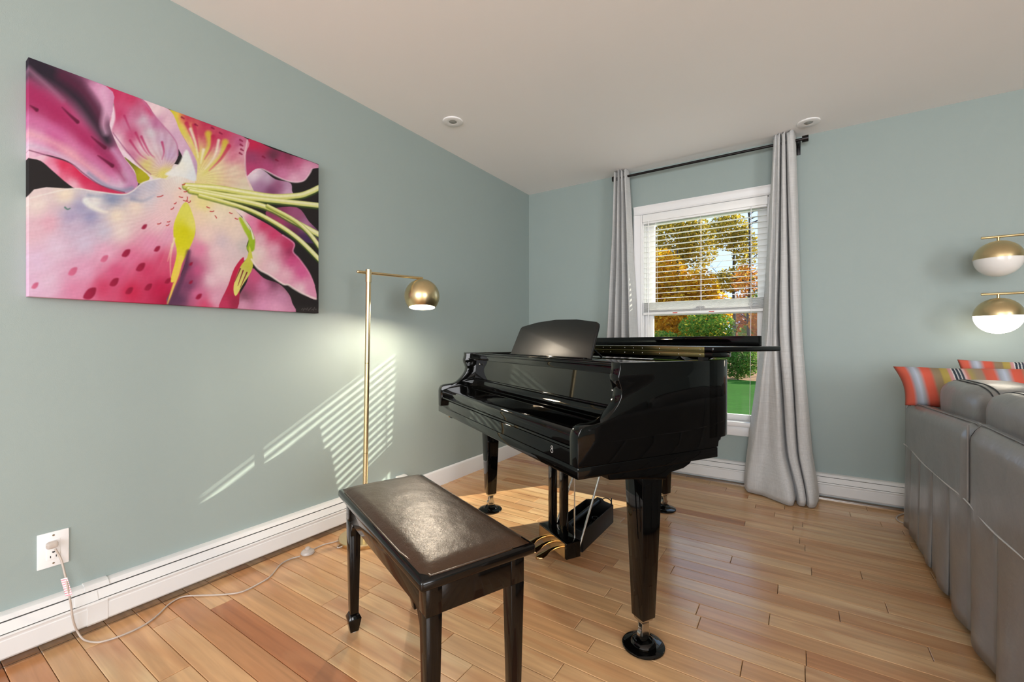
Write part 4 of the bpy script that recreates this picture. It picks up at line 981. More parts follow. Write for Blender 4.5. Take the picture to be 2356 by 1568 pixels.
# ------------------------------------------------------------------ lily painting
def paint_canvas():
    YL, YR, Z0, Z1 = -3.264, -2.223, 1.184, 1.9725
    NY, NZ = 620, 470
    ys = np.linspace(YL, YR, NY+1); zs = np.linspace(Z0, Z1, NZ+1)
    Yg, Zg = np.meshgrid(ys, zs)
    d0 = 0.04-CAM[0]; d1 = Yg-CAM[1]; d2 = Zg-CAM[2]
    k = d0*FW[0]+d1*FW[1]; px = CX+F*(d0*RT[0]+d1*RT[1])/k; py = HY-F*d2/k
    U = px/0.43360; V = (py-80)/0.43367
    C = np.zeros(U.shape+(3,)); C[:] = (40, 37, 38)
    nzr = np.random.RandomState(3)
    def noise2(sc, n=24):
        out = np.zeros_like(U)
        for _ in range(n):
            a = nzr.uniform(0, 2*PI); f = nzr.uniform(0.5, 1.5)/sc
            out += np.sin(2*PI*f*(U*np.cos(a)+V*np.sin(a))+nzr.uniform(0, 2*PI))
        return out/np.sqrt(n)
    N1 = noise2(60); N2 = noise2(22); N3 = noise2(160)
    def blend(mask, col):
        C[:] = C*(1-mask[..., None]) + col*mask[..., None]
    def poly(pts, cps, soft=2.0, power=2.8, alpha=1.0, sm=4, streak=None):
        q = np.array(smooth_curve(pts, sm, True))
        lo = q.min(0)-8; hi = q.max(0)+8
        sel = (U > lo[0]) & (U < hi[0]) & (V > lo[1]) & (V < hi[1])
        if not sel.any(): return
        u = U[sel]; v = V[sel]
        inside = np.zeros(u.shape, bool); dist = np.full(u.shape, 1e9)
        for i in range(len(q)):
            a = q[i]; b = q[(i+1) % len(q)]
            cond = ((a[1] > v) != (b[1] > v))
            if a[1] != b[1]: inside ^= cond & (u < (b[0]-a[0])*(v-a[1])/(b[1]-a[1])+a[0])
            e = b-a; L2 = e@e+1e-9
            t = np.clip(((u-a[0])*e[0]+(v-a[1])*e[1])/L2, 0, 1)
            dist = np.minimum(dist, (u-a[0]-t*e[0])**2+(v-a[1]-t*e[1])**2)
        dist = np.sqrt(dist); sd = np.where(inside, dist, -dist)
        mk = np.clip(0.5+sd/(2*soft), 0, 1)*alpha
        u2 = u+N1[sel]*2.5; v2 = v+N2[sel]*1.2
        num = np.zeros(u.shape+(3,)); den = np.zeros(u.shape)
        for (a, b, c) in cps:
            w_ = 1.0/(((u2-a)**2+(v2-b)**2)+700.0)**(power/2)
            num += w_[:, None]*np.array(c, float); den += w_
        col = num/den[:, None]
        if streak:
            ox, oy, amt, fr_ = streak
            ang = np.arctan2(v-oy, u-ox)
            col = col*(1+amt*np.sin(ang*fr_+N3[sel]*1.2)[:, None]*np.array([0.4, 1.0, 0.8]))
        C[sel] = C[sel]*(1-mk[:, None])+col*mk[:, None]
    def stroke(pts, w0, w1, c0, c1=None, soft=2.0, alpha=1.0, sm=6):
        c1 = c1 or c0
        q = np.array(smooth_curve(pts, sm)); m = len(q)-1
        pad_ = max(w0, w1)+6
        lo = q.min(0)-pad_; hi = q.max(0)+pad_
        sel = (U > lo[0]) & (U < hi[0]) & (V > lo[1]) & (V < hi[1])
        if not sel.any(): return
        u = U[sel]; v = V[sel]; best = np.full(u.shape, 1e9); tt_ = np.zeros(u.shape)
        for i in range(m):
            a = q[i]; b = q[i+1]; e = b-a; L2 = e@e+1e-9
            t = np.clip(((u-a[0])*e[0]+(v-a[1])*e[1])/L2, 0, 1)
            dd = (u-a[0]-t*e[0])**2+(v-a[1]-t*e[1])**2
            up_ = dd < best; best = np.where(up_, dd, best); tt_ = np.where(up_, (i+t)/m, tt_)
        ww = (w0+(w1-w0)*tt_)/2
        mk = np.clip(0.5+(ww-np.sqrt(best))/(2*soft), 0, 1)*alpha
        col = np.array(c0, float)[None]*(1-tt_[:, None])+np.array(c1, float)[None]*tt_[:, None]
        C[sel] = C[sel]*(1-mk[:, None])+col*mk[:, None]
    poly([(590, 470), (700, 560), (900, 680), (1050, 690), (1050, 800), (800, 800), (700, 760), (640, 650)], [(700, 650, (226, 196, 212)), (820, 740, (228, 222, 180)), (960, 740, (236, 238, 232)), (1000, 700, (210, 180, 205))])
    # right-hand petals behind
    poly([(1310, 555), (1450, 605), (1700, 692), (1655, 712), (1640, 742), (1608, 776), (1550, 781), (1480, 756), (1390, 710), (1350, 725), (1308, 752)],
         [(1350, 580, (205, 40, 80)), (1400, 590, (190, 45, 85)), (1340, 650, (150, 70, 110)), (1450, 640, (85, 50, 65)), (1500, 660, (170, 60, 105)), (1580, 680, (200, 95, 140)), (1620, 720, (235, 180, 210)), (1500, 730, (215, 130, 175)), (1560, 765, (240, 190, 215)), (1340, 710, (190, 70, 120)), (1420, 690, (185, 80, 130)), (1530, 640, (120, 50, 75))])
    poly([(1308, 765), (1355, 712), (1400, 720), (1460, 765), (1540, 785), (1550, 830), (1562, 862), (1450, 855), (1335, 840)],
         [(1350, 745, (235, 225, 235)), (1420, 760, (200, 180, 205)), (1480, 800, (150, 80, 120)), (1380, 800, (165, 120, 160)), (1530, 830, (215, 180, 210)), (1440, 830, (120, 60, 100)), (1520, 790, (190, 150, 185))])
    poly([(1430, 925), (1575, 915), (1640, 990), (1695, 1050), (1695, 1105), (1600, 1095), (1560, 1062), (1480, 1002), (1415, 962)],
         [(1480, 940, (130, 60, 95)), (1560, 950, (165, 90, 130)), (1620, 1010, (190, 130, 170)), (1560, 1040, (100, 45, 75)), (1640, 1080, (60, 45, 90)), (1480, 985, (170, 70, 110)), (1600, 1075, (70, 45, 80))])
    # lower right petals
    poly([(1335, 1235), (1400, 1290), (1480, 1320), (1530, 1370), (1550, 1420), (1548, 1480), (1240, 1460), (1270, 1380), (1310, 1310)],
         [(1350, 1290, (205, 85, 130)), (1400, 1330, (215, 130, 175)), (1450, 1310, (110, 60, 85)), (1500, 1380, (215, 150, 190)), (1400, 1430, (225, 155, 195)), (1300, 1380, (120, 70, 90)), (1290, 1430, (220, 160, 190)), (1520, 1350, (150, 100, 120)), (1460, 1440, (228, 165, 200)), (1330, 1340, (175, 80, 120))])
    poly([(1200, 890), (1320, 950), (1430, 1010), (1500, 1060), (1562, 1105), (1555, 1150), (1590, 1190), (1640, 1260), (1670, 1330), (1677, 1403), (1610, 1375), (1560, 1345), (1530, 1325), (1500, 1322), (1430, 1275), (1370, 1240), (1330, 1190), (1330, 1130), (1350, 1090), (1330, 1020), (1280, 960)],
         [(1270, 940, (240, 225, 220)), (1400, 1010, (200, 50, 95)), (1450, 1060, (205, 55, 105)), (1520, 1110, (190, 50, 95)), (1380, 1080, (225, 190, 200)), (1380, 1150, (235, 215, 215)), (1460, 1140, (230, 180, 200)), (1550, 1200, (215, 80, 140)), (1600, 1260, (215, 90, 150)), (1450, 1230, (235, 210, 215)), (1520, 1270, (235, 190, 205)), (1640, 1340, (225, 140, 180)), (1600, 1350, (240, 215, 222)), (1340, 1000, (230, 140, 180)), (1540, 1150, (150, 45, 85)), (1340, 1170, (228, 222, 200))])
    # top petals
    poly([(895, 398), (1100, 468), (1312, 552), (1300, 640), (1305, 740), (1345, 845), (1200, 815), (1035, 790), (1045, 690), (1000, 590), (940, 490)],
         [(920, 430, (235, 215, 80)), (1000, 440, (200, 50, 85)), (1100, 470, (190, 45, 85)), (1200, 530, (195, 60, 100)), (1260, 570, (190, 90, 140)), (1290, 620, (225, 170, 190)), (1020, 560, (240, 225, 170)), (1060, 640, (225, 215, 120)), (1080, 730, (230, 225, 150)), (1180, 620, (240, 230, 210)), (1230, 640, (215, 120, 150)), (1150, 700, (235, 225, 180)), (1240, 720, (230, 215, 190)), (1300, 800, (225, 215, 190)), (1150, 560, (190, 40, 80)), (970, 500, (235, 215, 110)), (1060, 520, (195, 55, 90)), (1220, 590, (205, 90, 125)), (1120, 760, (228, 220, 150))], streak=(1040, 760, 0.03, 40))
    for s_ in ([(1105, 525), (1110, 590), (1070, 660), (1048, 720)], [(1195, 570), (1175, 640), (1110, 710), (1075, 745)], [(910, 410), (960, 500), (1030, 590), (1050, 690)]):
        stroke(s_, 34, 8, (214, 206, 60), (226, 220, 140), 8, 0.8)
    for s_ in ([(1030, 480), (1045, 560), (1055, 620)], [(1130, 540), (1120, 600), (1085, 660)], [(1215, 590), (1170, 660), (1110, 720)], [(990, 470), (1020, 540), (1040, 600)]):
        stroke(s_, 22, 3, (192, 42, 82), (215, 110, 130), 5, 0.85)
    for s_ in ([(1160, 560), (1140, 640), (1090, 710)], [(1010, 500), (1035, 570), (1052, 650)], [(1080, 610), (1065, 680)]):
        stroke(s_, 16, 6, (244, 240, 222), (240, 236, 200), 5, 0.8)
    poly([(748, 338), (898, 396), (960, 520), (1030, 640), (1047, 700), (1030, 778), (975, 660), (940, 595), (870, 500), (810, 420)],
         [(830, 400, (242, 218, 224)), (880, 470, (238, 208, 218)), (960, 590, (218, 182, 208)), (1000, 640, (205, 165, 200)), (920, 540, (215, 175, 205)), (1030, 720, (190, 160, 190)), (850, 460, (205, 150, 185))])
    poly([(560, 268), (752, 338), (830, 440), (930, 560), (945, 640), (915, 700), (880, 760), (810, 745), (730, 690), (660, 610), (600, 540), (578, 460), (605, 370)],
         [(600, 310, (200, 50, 95)), (690, 340, (205, 60, 105)), (640, 420, (200, 60, 110)), (760, 450, (212, 214, 226)), (800, 520, (210, 212, 218)), (700, 530, (190, 60, 110)), (860, 560, (200, 170, 200)), (900, 640, (195, 165, 205)), (850, 680, (220, 190, 210)), (620, 560, (240, 215, 230)), (700, 640, (200, 120, 160)), (780, 690, (215, 205, 120)), (760, 600, (230, 200, 215)), (820, 600, (220, 205, 215)), (870, 730, (225, 220, 110)), (800, 400, (200, 60, 110)), (720, 420, (195, 110, 150)), (830, 470, (190, 110, 160)), (670, 470, (205, 130, 170))], streak=(870, 720, 0.035, 26))
    for s_ in ([(720, 520), (760, 600), (790, 640)], [(690, 560), (740, 630), (780, 660)], [(750, 540), (790, 620), (820, 650)], [(860, 570), (870, 620), (860, 660)], [(660, 430), (690, 500), (720, 560)]):
        stroke(s_, 13, 3, (180, 48, 100), (200, 110, 150), 4, 0.8)
    stroke([(590, 360), (600, 440), (580, 520), (610, 590), (680, 650), (740, 720), (800, 765)], 22, 26, (240, 214, 230), (232, 214, 228), 5)
    # upper left petals
    poly([(140, 605), (250, 640), (370, 680), (450, 740), (540, 800), (700, 840), (560, 845), (420, 822), (360, 790), (280, 722), (215, 668), (140, 648)],
         [(200, 640, (238, 205, 222)), (330, 690, (215, 40, 80)), (450, 760, (205, 35, 80)), (560, 820, (200, 50, 90)), (290, 712, (235, 170, 200)), (390, 798, (238, 195, 212)), (420, 730, (212, 40, 82))])
    A_ = [(135, 100), (560, 270), (600, 380), (582, 480), (640, 620), (720, 740), (732, 795), (690, 838), (600, 822), (520, 790), (440, 740), (360, 670), (250, 635), (135, 605)]
    poly(A_, [(200, 165, (90, 65, 85)), (400, 230, (120, 70, 100)), (530, 300, (222, 160, 200)), (570, 440, (210, 160, 195)), (300, 420, (178, 60, 110)), (190, 360, (178, 66, 116)), (300, 520, (198, 88, 148)), (450, 560, (180, 66, 118)), (560, 640, (176, 84, 130)), (200, 560, (226, 164, 204)), (380, 620, (228, 160, 184)), (520, 720, (206, 150, 184)), (640, 770, (218, 196, 218)), (700, 790, (190, 130, 175)), (180, 240, (140, 90, 120)), (680, 700, (192, 124, 168)), (150, 600, (240, 205, 224))])
    keep = C.copy()
    for p_, a_, b_2, c_, sf_, al_ in (
            ([(150, 140), (300, 225), (420, 330), (520, 470), (570, 560)], 120, 70, (42, 36, 48), 34, 0.95),
            ([(330, 215), (440, 300), (500, 380), (545, 470)], 60, 50, (92, 38, 66), 24, 0.8),
            ([(150, 180), (250, 270), (330, 350)], 26, 20, (170, 120, 150), 14, 0.7),
            ([(150, 300), (290, 400), (450, 540), (600, 700)], 110, 50, (172, 44, 98), 34, 0.85),
            ([(150, 440), (300, 520), (470, 640), (620, 760)], 60, 30, (212, 118, 172), 26, 0.75),
            ([(150, 520), (300, 580), (440, 680), (560, 770)], 34, 24, (236, 176, 190), 18, 0.7),
            ([(150, 585), (270, 620), (400, 690), (520, 780), (640, 822)], 26, 26, (214, 190, 216), 14, 0.8),
            ([(470, 735), (560, 800), (640, 825), (700, 815)], 14, 22, (136, 146, 172), 10, 0.8),
            ([(520, 590), (600, 680), (660, 770)], 30, 16, (150, 48, 96), 16, 0.7),
            ([(600, 610), (660, 690), (712, 780)], 22, 22, (204, 150, 192), 12, 0.8),
            ([(545, 300), (565, 380), (548, 470), (560, 520)], 40, 22, (228, 178, 212), 16, 0.8)):
        stroke(p_, a_, b_2, c_, None, sf_, al_)
    # keep those strokes inside the petal
    painted = C.copy(); C[:] = 0.0
    poly(A_, [(300, 400, (1, 1, 1))]); msk = C[..., :1].copy()
    C[:] = keep*(1-msk) + painted*msk
    for s_ in ([(330, 385), (370, 425), (412, 462)], [(485, 540), (520, 570), (556, 598)], [(520, 640), (560, 668), (596, 694)], [(160, 375), (180, 388), (195, 398)]):
        stroke(s_, 6, 20, (120, 30, 70), (92, 22, 52), 4, 0.9)
    # green bit
    poly([(660, 650), (700, 678), (795, 757), (735, 787), (715, 722)], [(690, 680, (120, 120, 40)), (750, 750, (185, 180, 40)), (740, 775, (160, 160, 30))])
    # big lower left petal
    poly([(135, 868), (375, 815), (500, 828), (640, 845), (700, 830), (760, 782), (850, 760), (890, 768), (960, 738), (1035, 775), (1010, 880), (985, 960), (1030, 1000), (1035, 1080), (1000, 1160), (960, 1270), (890, 1430), (135, 1400)],
         [(200, 900, (236, 222, 216)), (350, 850, (242, 228, 206)), (260, 1000, (228, 178, 196)), (430, 915, (162, 160, 196)), (480, 960, (150, 150, 190)), (400, 1010, (205, 186, 210)), (500, 890, (238, 238, 232)), (600, 862, (130, 145, 178)), (620, 960, (242, 228, 206)), (720, 910, (242, 224, 206)), (800, 870, (214, 208, 216)), (710, 840, (168, 170, 196)), (860, 900, (236, 206, 206)), (640, 1040, (236, 222, 216)), (550, 1040, (200, 196, 216)), (450, 1100, (212, 198, 222)), (300, 1120, (226, 204, 226)), (200, 1200, (226, 198, 226)), (250, 1300, (226, 194, 218)), (400, 1360, (222, 140, 176)), (450, 1250, (226, 168, 200)), (560, 1160, (232, 176, 204)), (620, 1260, (212, 86, 130)), (550, 1340, (206, 66, 106)), (700, 1180, (222, 116, 156)), (800, 1110, (228, 150, 184)), (780, 1250, (206, 62, 104)), (700, 1360, (200, 40, 80)), (850, 1350, (190, 30, 75)), (885, 1405, (168, 26, 64)), (880, 1200, (206, 62, 104)), (850, 1000, (236, 198, 206)), (900, 1060, (226, 164, 192)), (880, 960, (236, 204, 206)), (960, 850, (240, 212, 198)), (1000, 800, (236, 218, 200)), (800, 800, (192, 194, 212)), (380, 960, (176, 166, 200)), (180, 1050, (228, 190, 205)), (180, 1340, (228, 190, 220)), (900, 790, (226, 214, 208)), (950, 760, (232, 232, 226))], streak=(960, 900, 0.014, 70))
    stroke([(455, 880), (480, 905), (540, 935), (570, 940)], 34, 10, (232, 238, 236), (240, 232, 220), 8, 0.9)
    stroke([(345, 915), (358, 925), (372, 920)], 9, 5, (90, 130, 120), None, 3)
    for s_, w_ in (([(470, 850), (560, 858), (660, 850)], 16), ([(700, 870), (760, 880), (820, 850)], 22)):
        stroke(s_, w_, 6, (134, 146, 176), (170, 176, 200), 9, 0.6)
    # red flare streaks beside the tongue
    for k_ in range(9):
        x0_ = 830+k_*10; stroke([(x0_+95-k_*4, 1050+k_*10), (x0_+50, 1150), (x0_, 1270)], 5, 12, (236, 196, 204), (208, 70, 110), 5, 0.55)
    # lower middle petal
    poly([(1000, 880), (1060, 830), (1180, 870), (1290, 975), (1330, 1050), (1308, 1120), (1322, 1180), (1262, 1220), (1222, 1300), (1170, 1455), (888, 1432), (960, 1280), (1000, 1160), (1035, 1070), (1030, 1000)],
         [(1080, 900, (236, 226, 150)), (1060, 960, (240, 216, 192)), (1150, 960, (242, 228, 204)), (1230, 1000, (238, 218, 198)), (1100, 1060, (242, 218, 208)), (1250, 1060, (238, 218, 204)), (1060, 1140, (226, 130, 170)), (1040, 1250, (212, 90, 140)), (1150, 1150, (238, 208, 212)), (1230, 1140, (226, 204, 208)), (1000, 1330, (110, 60, 95)), (945, 1400, (88, 55, 85)), (1050, 1370, (216, 110, 155)), (1120, 1300, (238, 208, 218)), (1180, 1250, (238, 214, 218)), (1090, 1430, (210, 70, 110)), (1140, 1400, (226, 174, 198)), (1290, 1120, (202, 194, 192)), (990, 1230, (90, 50, 80)), (1010, 1280, (150, 65, 105)), (1200, 890, (236, 228, 190)), (1180, 1100, (212, 196, 206))])
    # yellow tongue
    poly([(985, 885), (1028, 970), (1036, 1050), (1002, 1140), (962, 1220), (932, 1300), (905, 1300), (938, 1160), (920, 1060), (930, 980)],
         [(980, 930, (222, 222, 96)), (980, 1040, (208, 206, 16)), (950, 1180, (226, 216, 60)), (926, 1270, (238, 212, 84)), (1022, 1000, (228, 224, 120)), (960, 1100, (214, 212, 30))])
    stroke([(960, 1180), (945, 1260), (915, 1350), (890, 1425)], 22, 8, (236, 214, 84), (230, 190, 100), 4)
    for s_ in ([(925, 1080), (905, 1180), (905, 1280)], [(915, 1110), (890, 1200)]): stroke(s_, 10, 4, (240, 228, 190), (230, 150, 150), 4, 0.9)
    stroke([(1000, 1150), (975, 1260), (930, 1380), (905, 1430)], 22, 30, (84, 52, 78), (92, 56, 86), 8, 0.8)
    # right green edge, red flash and pistil
    stroke([(1275, 975), (1305, 1030), (1335, 1080), (1330, 1130)], 16, 42, (176, 200, 60), (150, 185, 40), 4)
    stroke([(1290, 970), (1330, 1030), (1345, 1080)], 6, 10, (232, 236, 200), None, 3)
    poly([(1245, 1235), (1295, 1180), (1275, 1300), (1258, 1455), (1160, 1455), (1210, 1330)], [(1270, 1220, (196, 40, 76)), (1230, 1330, (190, 40, 72)), (1200, 1430, (200, 60, 100)), (1240, 1420, (150, 40, 70))])
    poly([(1325, 1120), (1342, 1230), (1285, 1330), (1250, 1385), (1240, 1330), (1275, 1230), (1312, 1180)], [(1320, 1180, (206, 208, 80)), (1290, 1260, (214, 210, 130)), (1260, 1340, (226, 222, 120)), (1310, 1240, (190, 190, 60))])
    for s_ in ([(1290, 1250), (1262, 1330)], [(1310, 1260), (1275, 1340)], [(1275, 1240), (1245, 1310)]): stroke(s_, 7, 2, (120, 40, 50), None, 2)
    # centre
    poly([(875, 740), (945, 690), (985, 610), (1012, 650), (1042, 772), (960, 752)], [(930, 730, (236, 238, 236)), (985, 660, (232, 240, 240)), (1020, 750, (222, 230, 236)), (960, 690, (240, 240, 226))], soft=5)
    for p_, w_, c_ in (([(1312, 752), (1350, 727), (1390, 712), (1480, 757), (1550, 780), (1608, 775), (1640, 740), (1655, 712)], 8, (242, 212, 226)),
                       ([(1677, 1400), (1610, 1374), (1560, 1346), (1530, 1326), (1500, 1320), (1430, 1274), (1370, 1240), (1335, 1190)], 10, (244, 230, 226)),
                       ([(1312, 560), (1301, 640), (1306, 740), (1330, 810)], 8, (238, 206, 214)),
                       ([(160, 866), (375, 816), (500, 829), (640, 846), (700, 831), (760, 783), (850, 761)], 7, (240, 236, 230)),
                       ([(752, 340), (830, 440), (930, 560), (944, 640)], 7, (190, 120, 160)),
                       ([(155, 612), (250, 640), (370, 678), (450, 740), (540, 800), (660, 835)], 6, (120, 60, 90)),
                       ([(1500, 1062), (1560, 1106), (1555, 1150), (1590, 1190), (1640, 1262), (1668, 1330)], 8, (232, 150, 188)),
                       ([(600, 520), (660, 600), (730, 680), (800, 740)], 5, (150, 90, 130))):
        stroke(p_, w_, w_, c_, None, 3, 0.75)
    # stamens
    G = (210, 212, 104); L_ = (248, 247, 214)
    for p, w0_, w1_ in (([(985, 800), (1150, 812), (1300, 836), (1450, 858), (1580, 852), (1640, 835), (1700, 806)], 30, 28), ([(1000, 815), (1200, 850), (1400, 872), (1550, 888), (1700, 905)], 24, 26), ([(1010, 825), (1250, 872), (1420, 915), (1560, 988), (1700, 1062)], 22, 26), ([(1060, 850), (1300, 918), (1450, 990), (1580, 1078), (1700, 1196)], 16, 22), ([(1420, 905), (1560, 980), (1640, 1050), (1700, 1130)], 14, 20)):
        stroke([(a, b+5) for a, b in p], w0_+8, w1_+8, (120, 140, 50), (60, 90, 40), 3, 0.75)
        stroke(p, w0_, w1_, G, (228, 232, 150), 3)
        stroke([(a, b-3) for a, b in p], w0_*0.4, w1_*0.45, L_, (246, 246, 210), 4, 0.8)
    # spots and hairs
    for a, b, r in ((765, 1018, 14), (833, 1135, 16), (668, 1158, 22), (745, 1232, 24), (605, 1312, 24), (553, 1187, 20), (385, 1255, 24), (475, 1372, 34), (685, 1357, 20), (786, 1338, 20), (185, 1330, 18), (890, 1305, 16), (1054, 1388, 16), (1012, 1215, 10), (1012, 1312, 10)):
        dk = (226, 110, 150) if a < 560 and b < 1340 else (160, 24, 62)
        poly([(a-r, b+r*0.6), (a-r*0.2, b-r*0.7), (a+r, b-r*0.9), (a+r*0.8, b+r*0.2), (a, b+r*0.9)], [(a-r*0.4, b, dk), (a+r*0.5, b-r*0.4, tuple(int(c*0.85) for c in dk))], soft=4, alpha=0.9)
    for a, b, dx, dy in ((975, 792, 14, -6), (955, 815, 10, 6), (985, 830, 16, -4), (960, 860, 18, 4), (992, 870, -4, 20), (1005, 885, 12, -10), (930, 892, 10, -8), (915, 920, 14, -10), (850, 855, 30, -8), (985, 880, -24, -4), (845, 1000, 18, -6), (895, 990, 14, -4), (890, 1008, 14, -6), (1125, 935, 20, -2), (1145, 965, -8, -12), (1105, 915, 16, 6), (1225, 945, 14, 4), (1255, 975, 14, 4)):
        stroke([(a-dx/2, b-dy/2), (a+2, b+2), (a+dx/2, b+dy/2)], 5, 4, (196, 70, 66), (170, 40, 50), 2)
    for a, b in ((1130, 495), (1172, 522), (1042, 478), (970, 440), (1280, 560), (1282, 585), (1285, 610), (1278, 630), (1400, 648), (1470, 665)):
        stroke([(a-6, b-3), (a+6, b+4)], 10, 6, (130, 24, 60), None, 3, 0.8)
    for k_ in range(9):
        stroke([(1600+k_*9, 1458+4*math.sin(k_*2.1)), (1606+k_*9, 1450+6*math.sin(k_*3.3))], 2.4, 2.4, (110, 108, 110), None, 1.5, 0.8)
    C[:] = np.clip((C*0.895)*(1+0.010*N2[..., None]), 0, 255)
    x = C/255.0; lin = np.where(x <= 0.04045, x/12.92, ((x+0.055)/1.055)**2.4)
    # mesh: front grid plus wrapped sides
    nv = (NY+1)*(NZ+1)
    cy_, cz_ = (YL+YR)/2, Z0
    verts = np.stack([np.full(nv, 0.04), Yg.ravel()-cy_, Zg.ravel()-cz_], 1)
    idx = np.arange(nv).reshape(NZ+1, NY+1)
    quads = np.stack([idx[:-1, :-1], idx[:-1, 1:], idx[1:, 1:], idx[1:, :-1]], -1).reshape(-1, 4)
    border = list(idx[0, :]) + list(idx[1:, -1]) + list(idx[-1, -2::-1]) + list(idx[-2:0:-1, 0])
    bv = verts[border].copy(); bv[:, 0] = 0.001
    nb = len(border); sideq = np.array([[border[i], nv+i, nv+(i+1) % nb, border[(i+1) % nb]] for i in range(nb)])
    verts = np.concatenate([verts, bv]); lin_v = np.concatenate([lin.reshape(-1, 3), lin.reshape(-1, 3)[border]])
    faces = np.concatenate([quads, sideq])
    me = bpy.data.meshes.new('canvas_painting')
    me.vertices.add(len(verts)); me.vertices.foreach_set('co', verts.ravel())
    me.loops.add(faces.size); me.loops.foreach_set('vertex_index', faces.ravel())
    me.polygons.add(len(faces)); me.polygons.foreach_set('loop_start', np.arange(0, faces.size, 4)); me.polygons.foreach_set('loop_total', np.full(len(faces), 4))
    me.update(); me.validate()
    at = me.color_attributes.new('paint', 'FLOAT_COLOR', 'POINT')
    at.data.foreach_set('color', np.concatenate([lin_v, np.ones((len(lin_v), 1))], 1).ravel())
    m, nt, b_ = node_mat('lily_oil_paint')
    a_ = nt.nodes.new('ShaderNodeAttribute'); a_.attribute_name = 'paint'; nt.links.new(a_.outputs['Color'], b_.inputs['Base Color'])
    b_.inputs['Roughness'].default_value = 0.55; b_.inputs['Specular IOR Level'].default_value = 0.15
    tc = nt.nodes.new('ShaderNodeTexCoord'); nz = nt.nodes.new('ShaderNodeTexNoise'); nz.inputs['Scale'].default_value = 500; nt.links.new(tc.outputs['Object'], nz.inputs['Vector'])
    bp = nt.nodes.new('ShaderNodeBump'); bp.inputs['Strength'].default_value = 0.05; bp.inputs['Distance'].default_value = 0.001
    nt.links.new(nz.outputs['Fac'], bp.inputs['Height']); nt.links.new(bp.outputs[0], b_.inputs['Normal'])
    me.materials.append(m)
    o = bpy.data.objects.new('canvas_painting', me); COL.objects.link(o); o.location = (0, cy_, cz_)
    tag(o, 'large unframed canvas painting of a pink and white lily close up', 'painting')
paint_canvas()

# ------------------------------------------------------------------ garden outside
GZ = -0.62
def flat(nm, x0, x1, y0, y1, f, m, nx, ny, label, cat, kind='structure'):
    rows = [[(x0+(x1-x0)*i/nx, y0+(y1-y0)*j/ny, f(x0+(x1-x0)*i/nx, y0+(y1-y0)*j/ny)) for i in range(nx+1)] for j in range(ny+1)]
    return tag(MB().grid(rows).out(nm, m, None, smooth=180), label, cat, kind=kind)
flat('lawn', -30, 30, 0.3, 17.0, lambda x, y: GZ+0.05*math.sin(x*0.7+y*0.5), M['lawn'], 60, 40, 'mown green lawn outside the garden window', 'lawn')
flat('woodland_floor', -40, 40, 16.9, 60, lambda x, y: GZ+0.021*max(0, y-17)**1.1+0.04*math.sin(x*1.3+y), M['litter'], 80, 50, 'leaf littered woodland floor behind the lawn', 'ground')
def leaves(b, c, rad, n, size, rd, hollow=0.45):
    for _ in range(n):
        while True:
            p = Vector((rd.uniform(-1, 1), rd.uniform(-1, 1), rd.uniform(-1, 1)))
            if hollow < p.length < 1: break
        q = Vector((c[0]+p.x*rad[0], c[1]+p.y*rad[1], c[2]+p.z*rad[2]))
        s = size*rd.uniform(0.6, 1.25)
        R_ = Matrix.Rotation(rd.uniform(0, 6.3), 3, 'Z') @ Matrix.Rotation(rd.uniform(-1.2, 1.2), 3, 'X') @ Matrix.Rotation(rd.uniform(-1.2, 1.2), 3, 'Y')
        v = [b.bm.verts.new(q+R_ @ Vector(k)) for k in ((-s*0.5, 0, 0), (0, -s*0.32, 0.06*s), (s*0.55, 0, 0), (0, s*0.32, 0.06*s))]
        b.bm.faces.new(v)
def gz(y): return GZ + (0.021*max(0, y-17)**1.1 if y > 17 else 0)
def tree(name, label, x, y, h, crowns, m, nl, size, seed, r=0.13, branches=7, cat='tree', lean=0.0, spread=1.6, up=0.35):
    rd = random.Random(seed); z0 = gz(y)-0.05
    t = thing(name, label, cat, (x, y, z0), group='trees and shrubs behind the lawn')
    tr = MB(); top = Vector((x+lean, y, z0+h))
    path = [Vector((x, y, z0)).lerp(top, k/6)+Vector((rd.uniform(-.06, .06), rd.uniform(-.06, .06), 0))*(k > 0) for k in range(7)]
    tr.tube(path, [r*(1-0.12*k) for k in range(7)], 8)
    tr.out('trunk', M['bark'], t, True)
    for k in range(branches):
        f = rd.uniform(0.25, 0.95); p = Vector((x, y, z0)).lerp(top, f); a = rd.uniform(0, 2*PI); L = spread*rd.uniform(0.6, 1.2)*(1.15-f*0.5)
        e = p+Vector((math.cos(a)*L, math.sin(a)*L*0.6, L*rd.uniform(up, 1.0))); mid = p.lerp(e, 0.5)+Vector((0, 0, -0.05*L))
        bb = MB().tube([p, mid, e], [r*0.32, r*0.2, r*0.06], 6)
        for q_ in range(3):
            s_ = mid.lerp(e, rd.uniform(0, 0.9)); bb.tube([s_, s_+Vector((rd.uniform(-.6, .6), rd.uniform(-.4, .4), rd.uniform(0.1, .7)))*L*0.6], [r*0.09, r*0.03], 5)
        bb.out('branch', M['bark'], t, True)
    tot = sum(c[3]*c[4]*c[5] for c in crowns) if crowns else 1
    if crowns:
        b = MB()
        for c in crowns: leaves(b, (x+c[0], y+c[1], z0+c[2]), (c[3], c[4], c[5]), int(nl*c[3]*c[4]*c[5]/tot), size, rd, 0.1)
        o = b.out('foliage', m, t, True, smooth=0); o['kind'] = 'stuff'
    return t
tree('maple_tree', 'golden autumn maple tree beyond the lawn', -3.3, 20.9, 6.5, [(0.0, 0, 3.4, 1.7, 1.4, 1.7), (-0.9, 0, 5.2, 1.4, 1.3, 1.5), (1.0, 0, 4.4, 1.1, 1.0, 1.1), (0.2, 0, 1.9, 1.9, 1.3, 0.8)], M['leaf_gold'], 16150, 0.188, 1, 0.14)
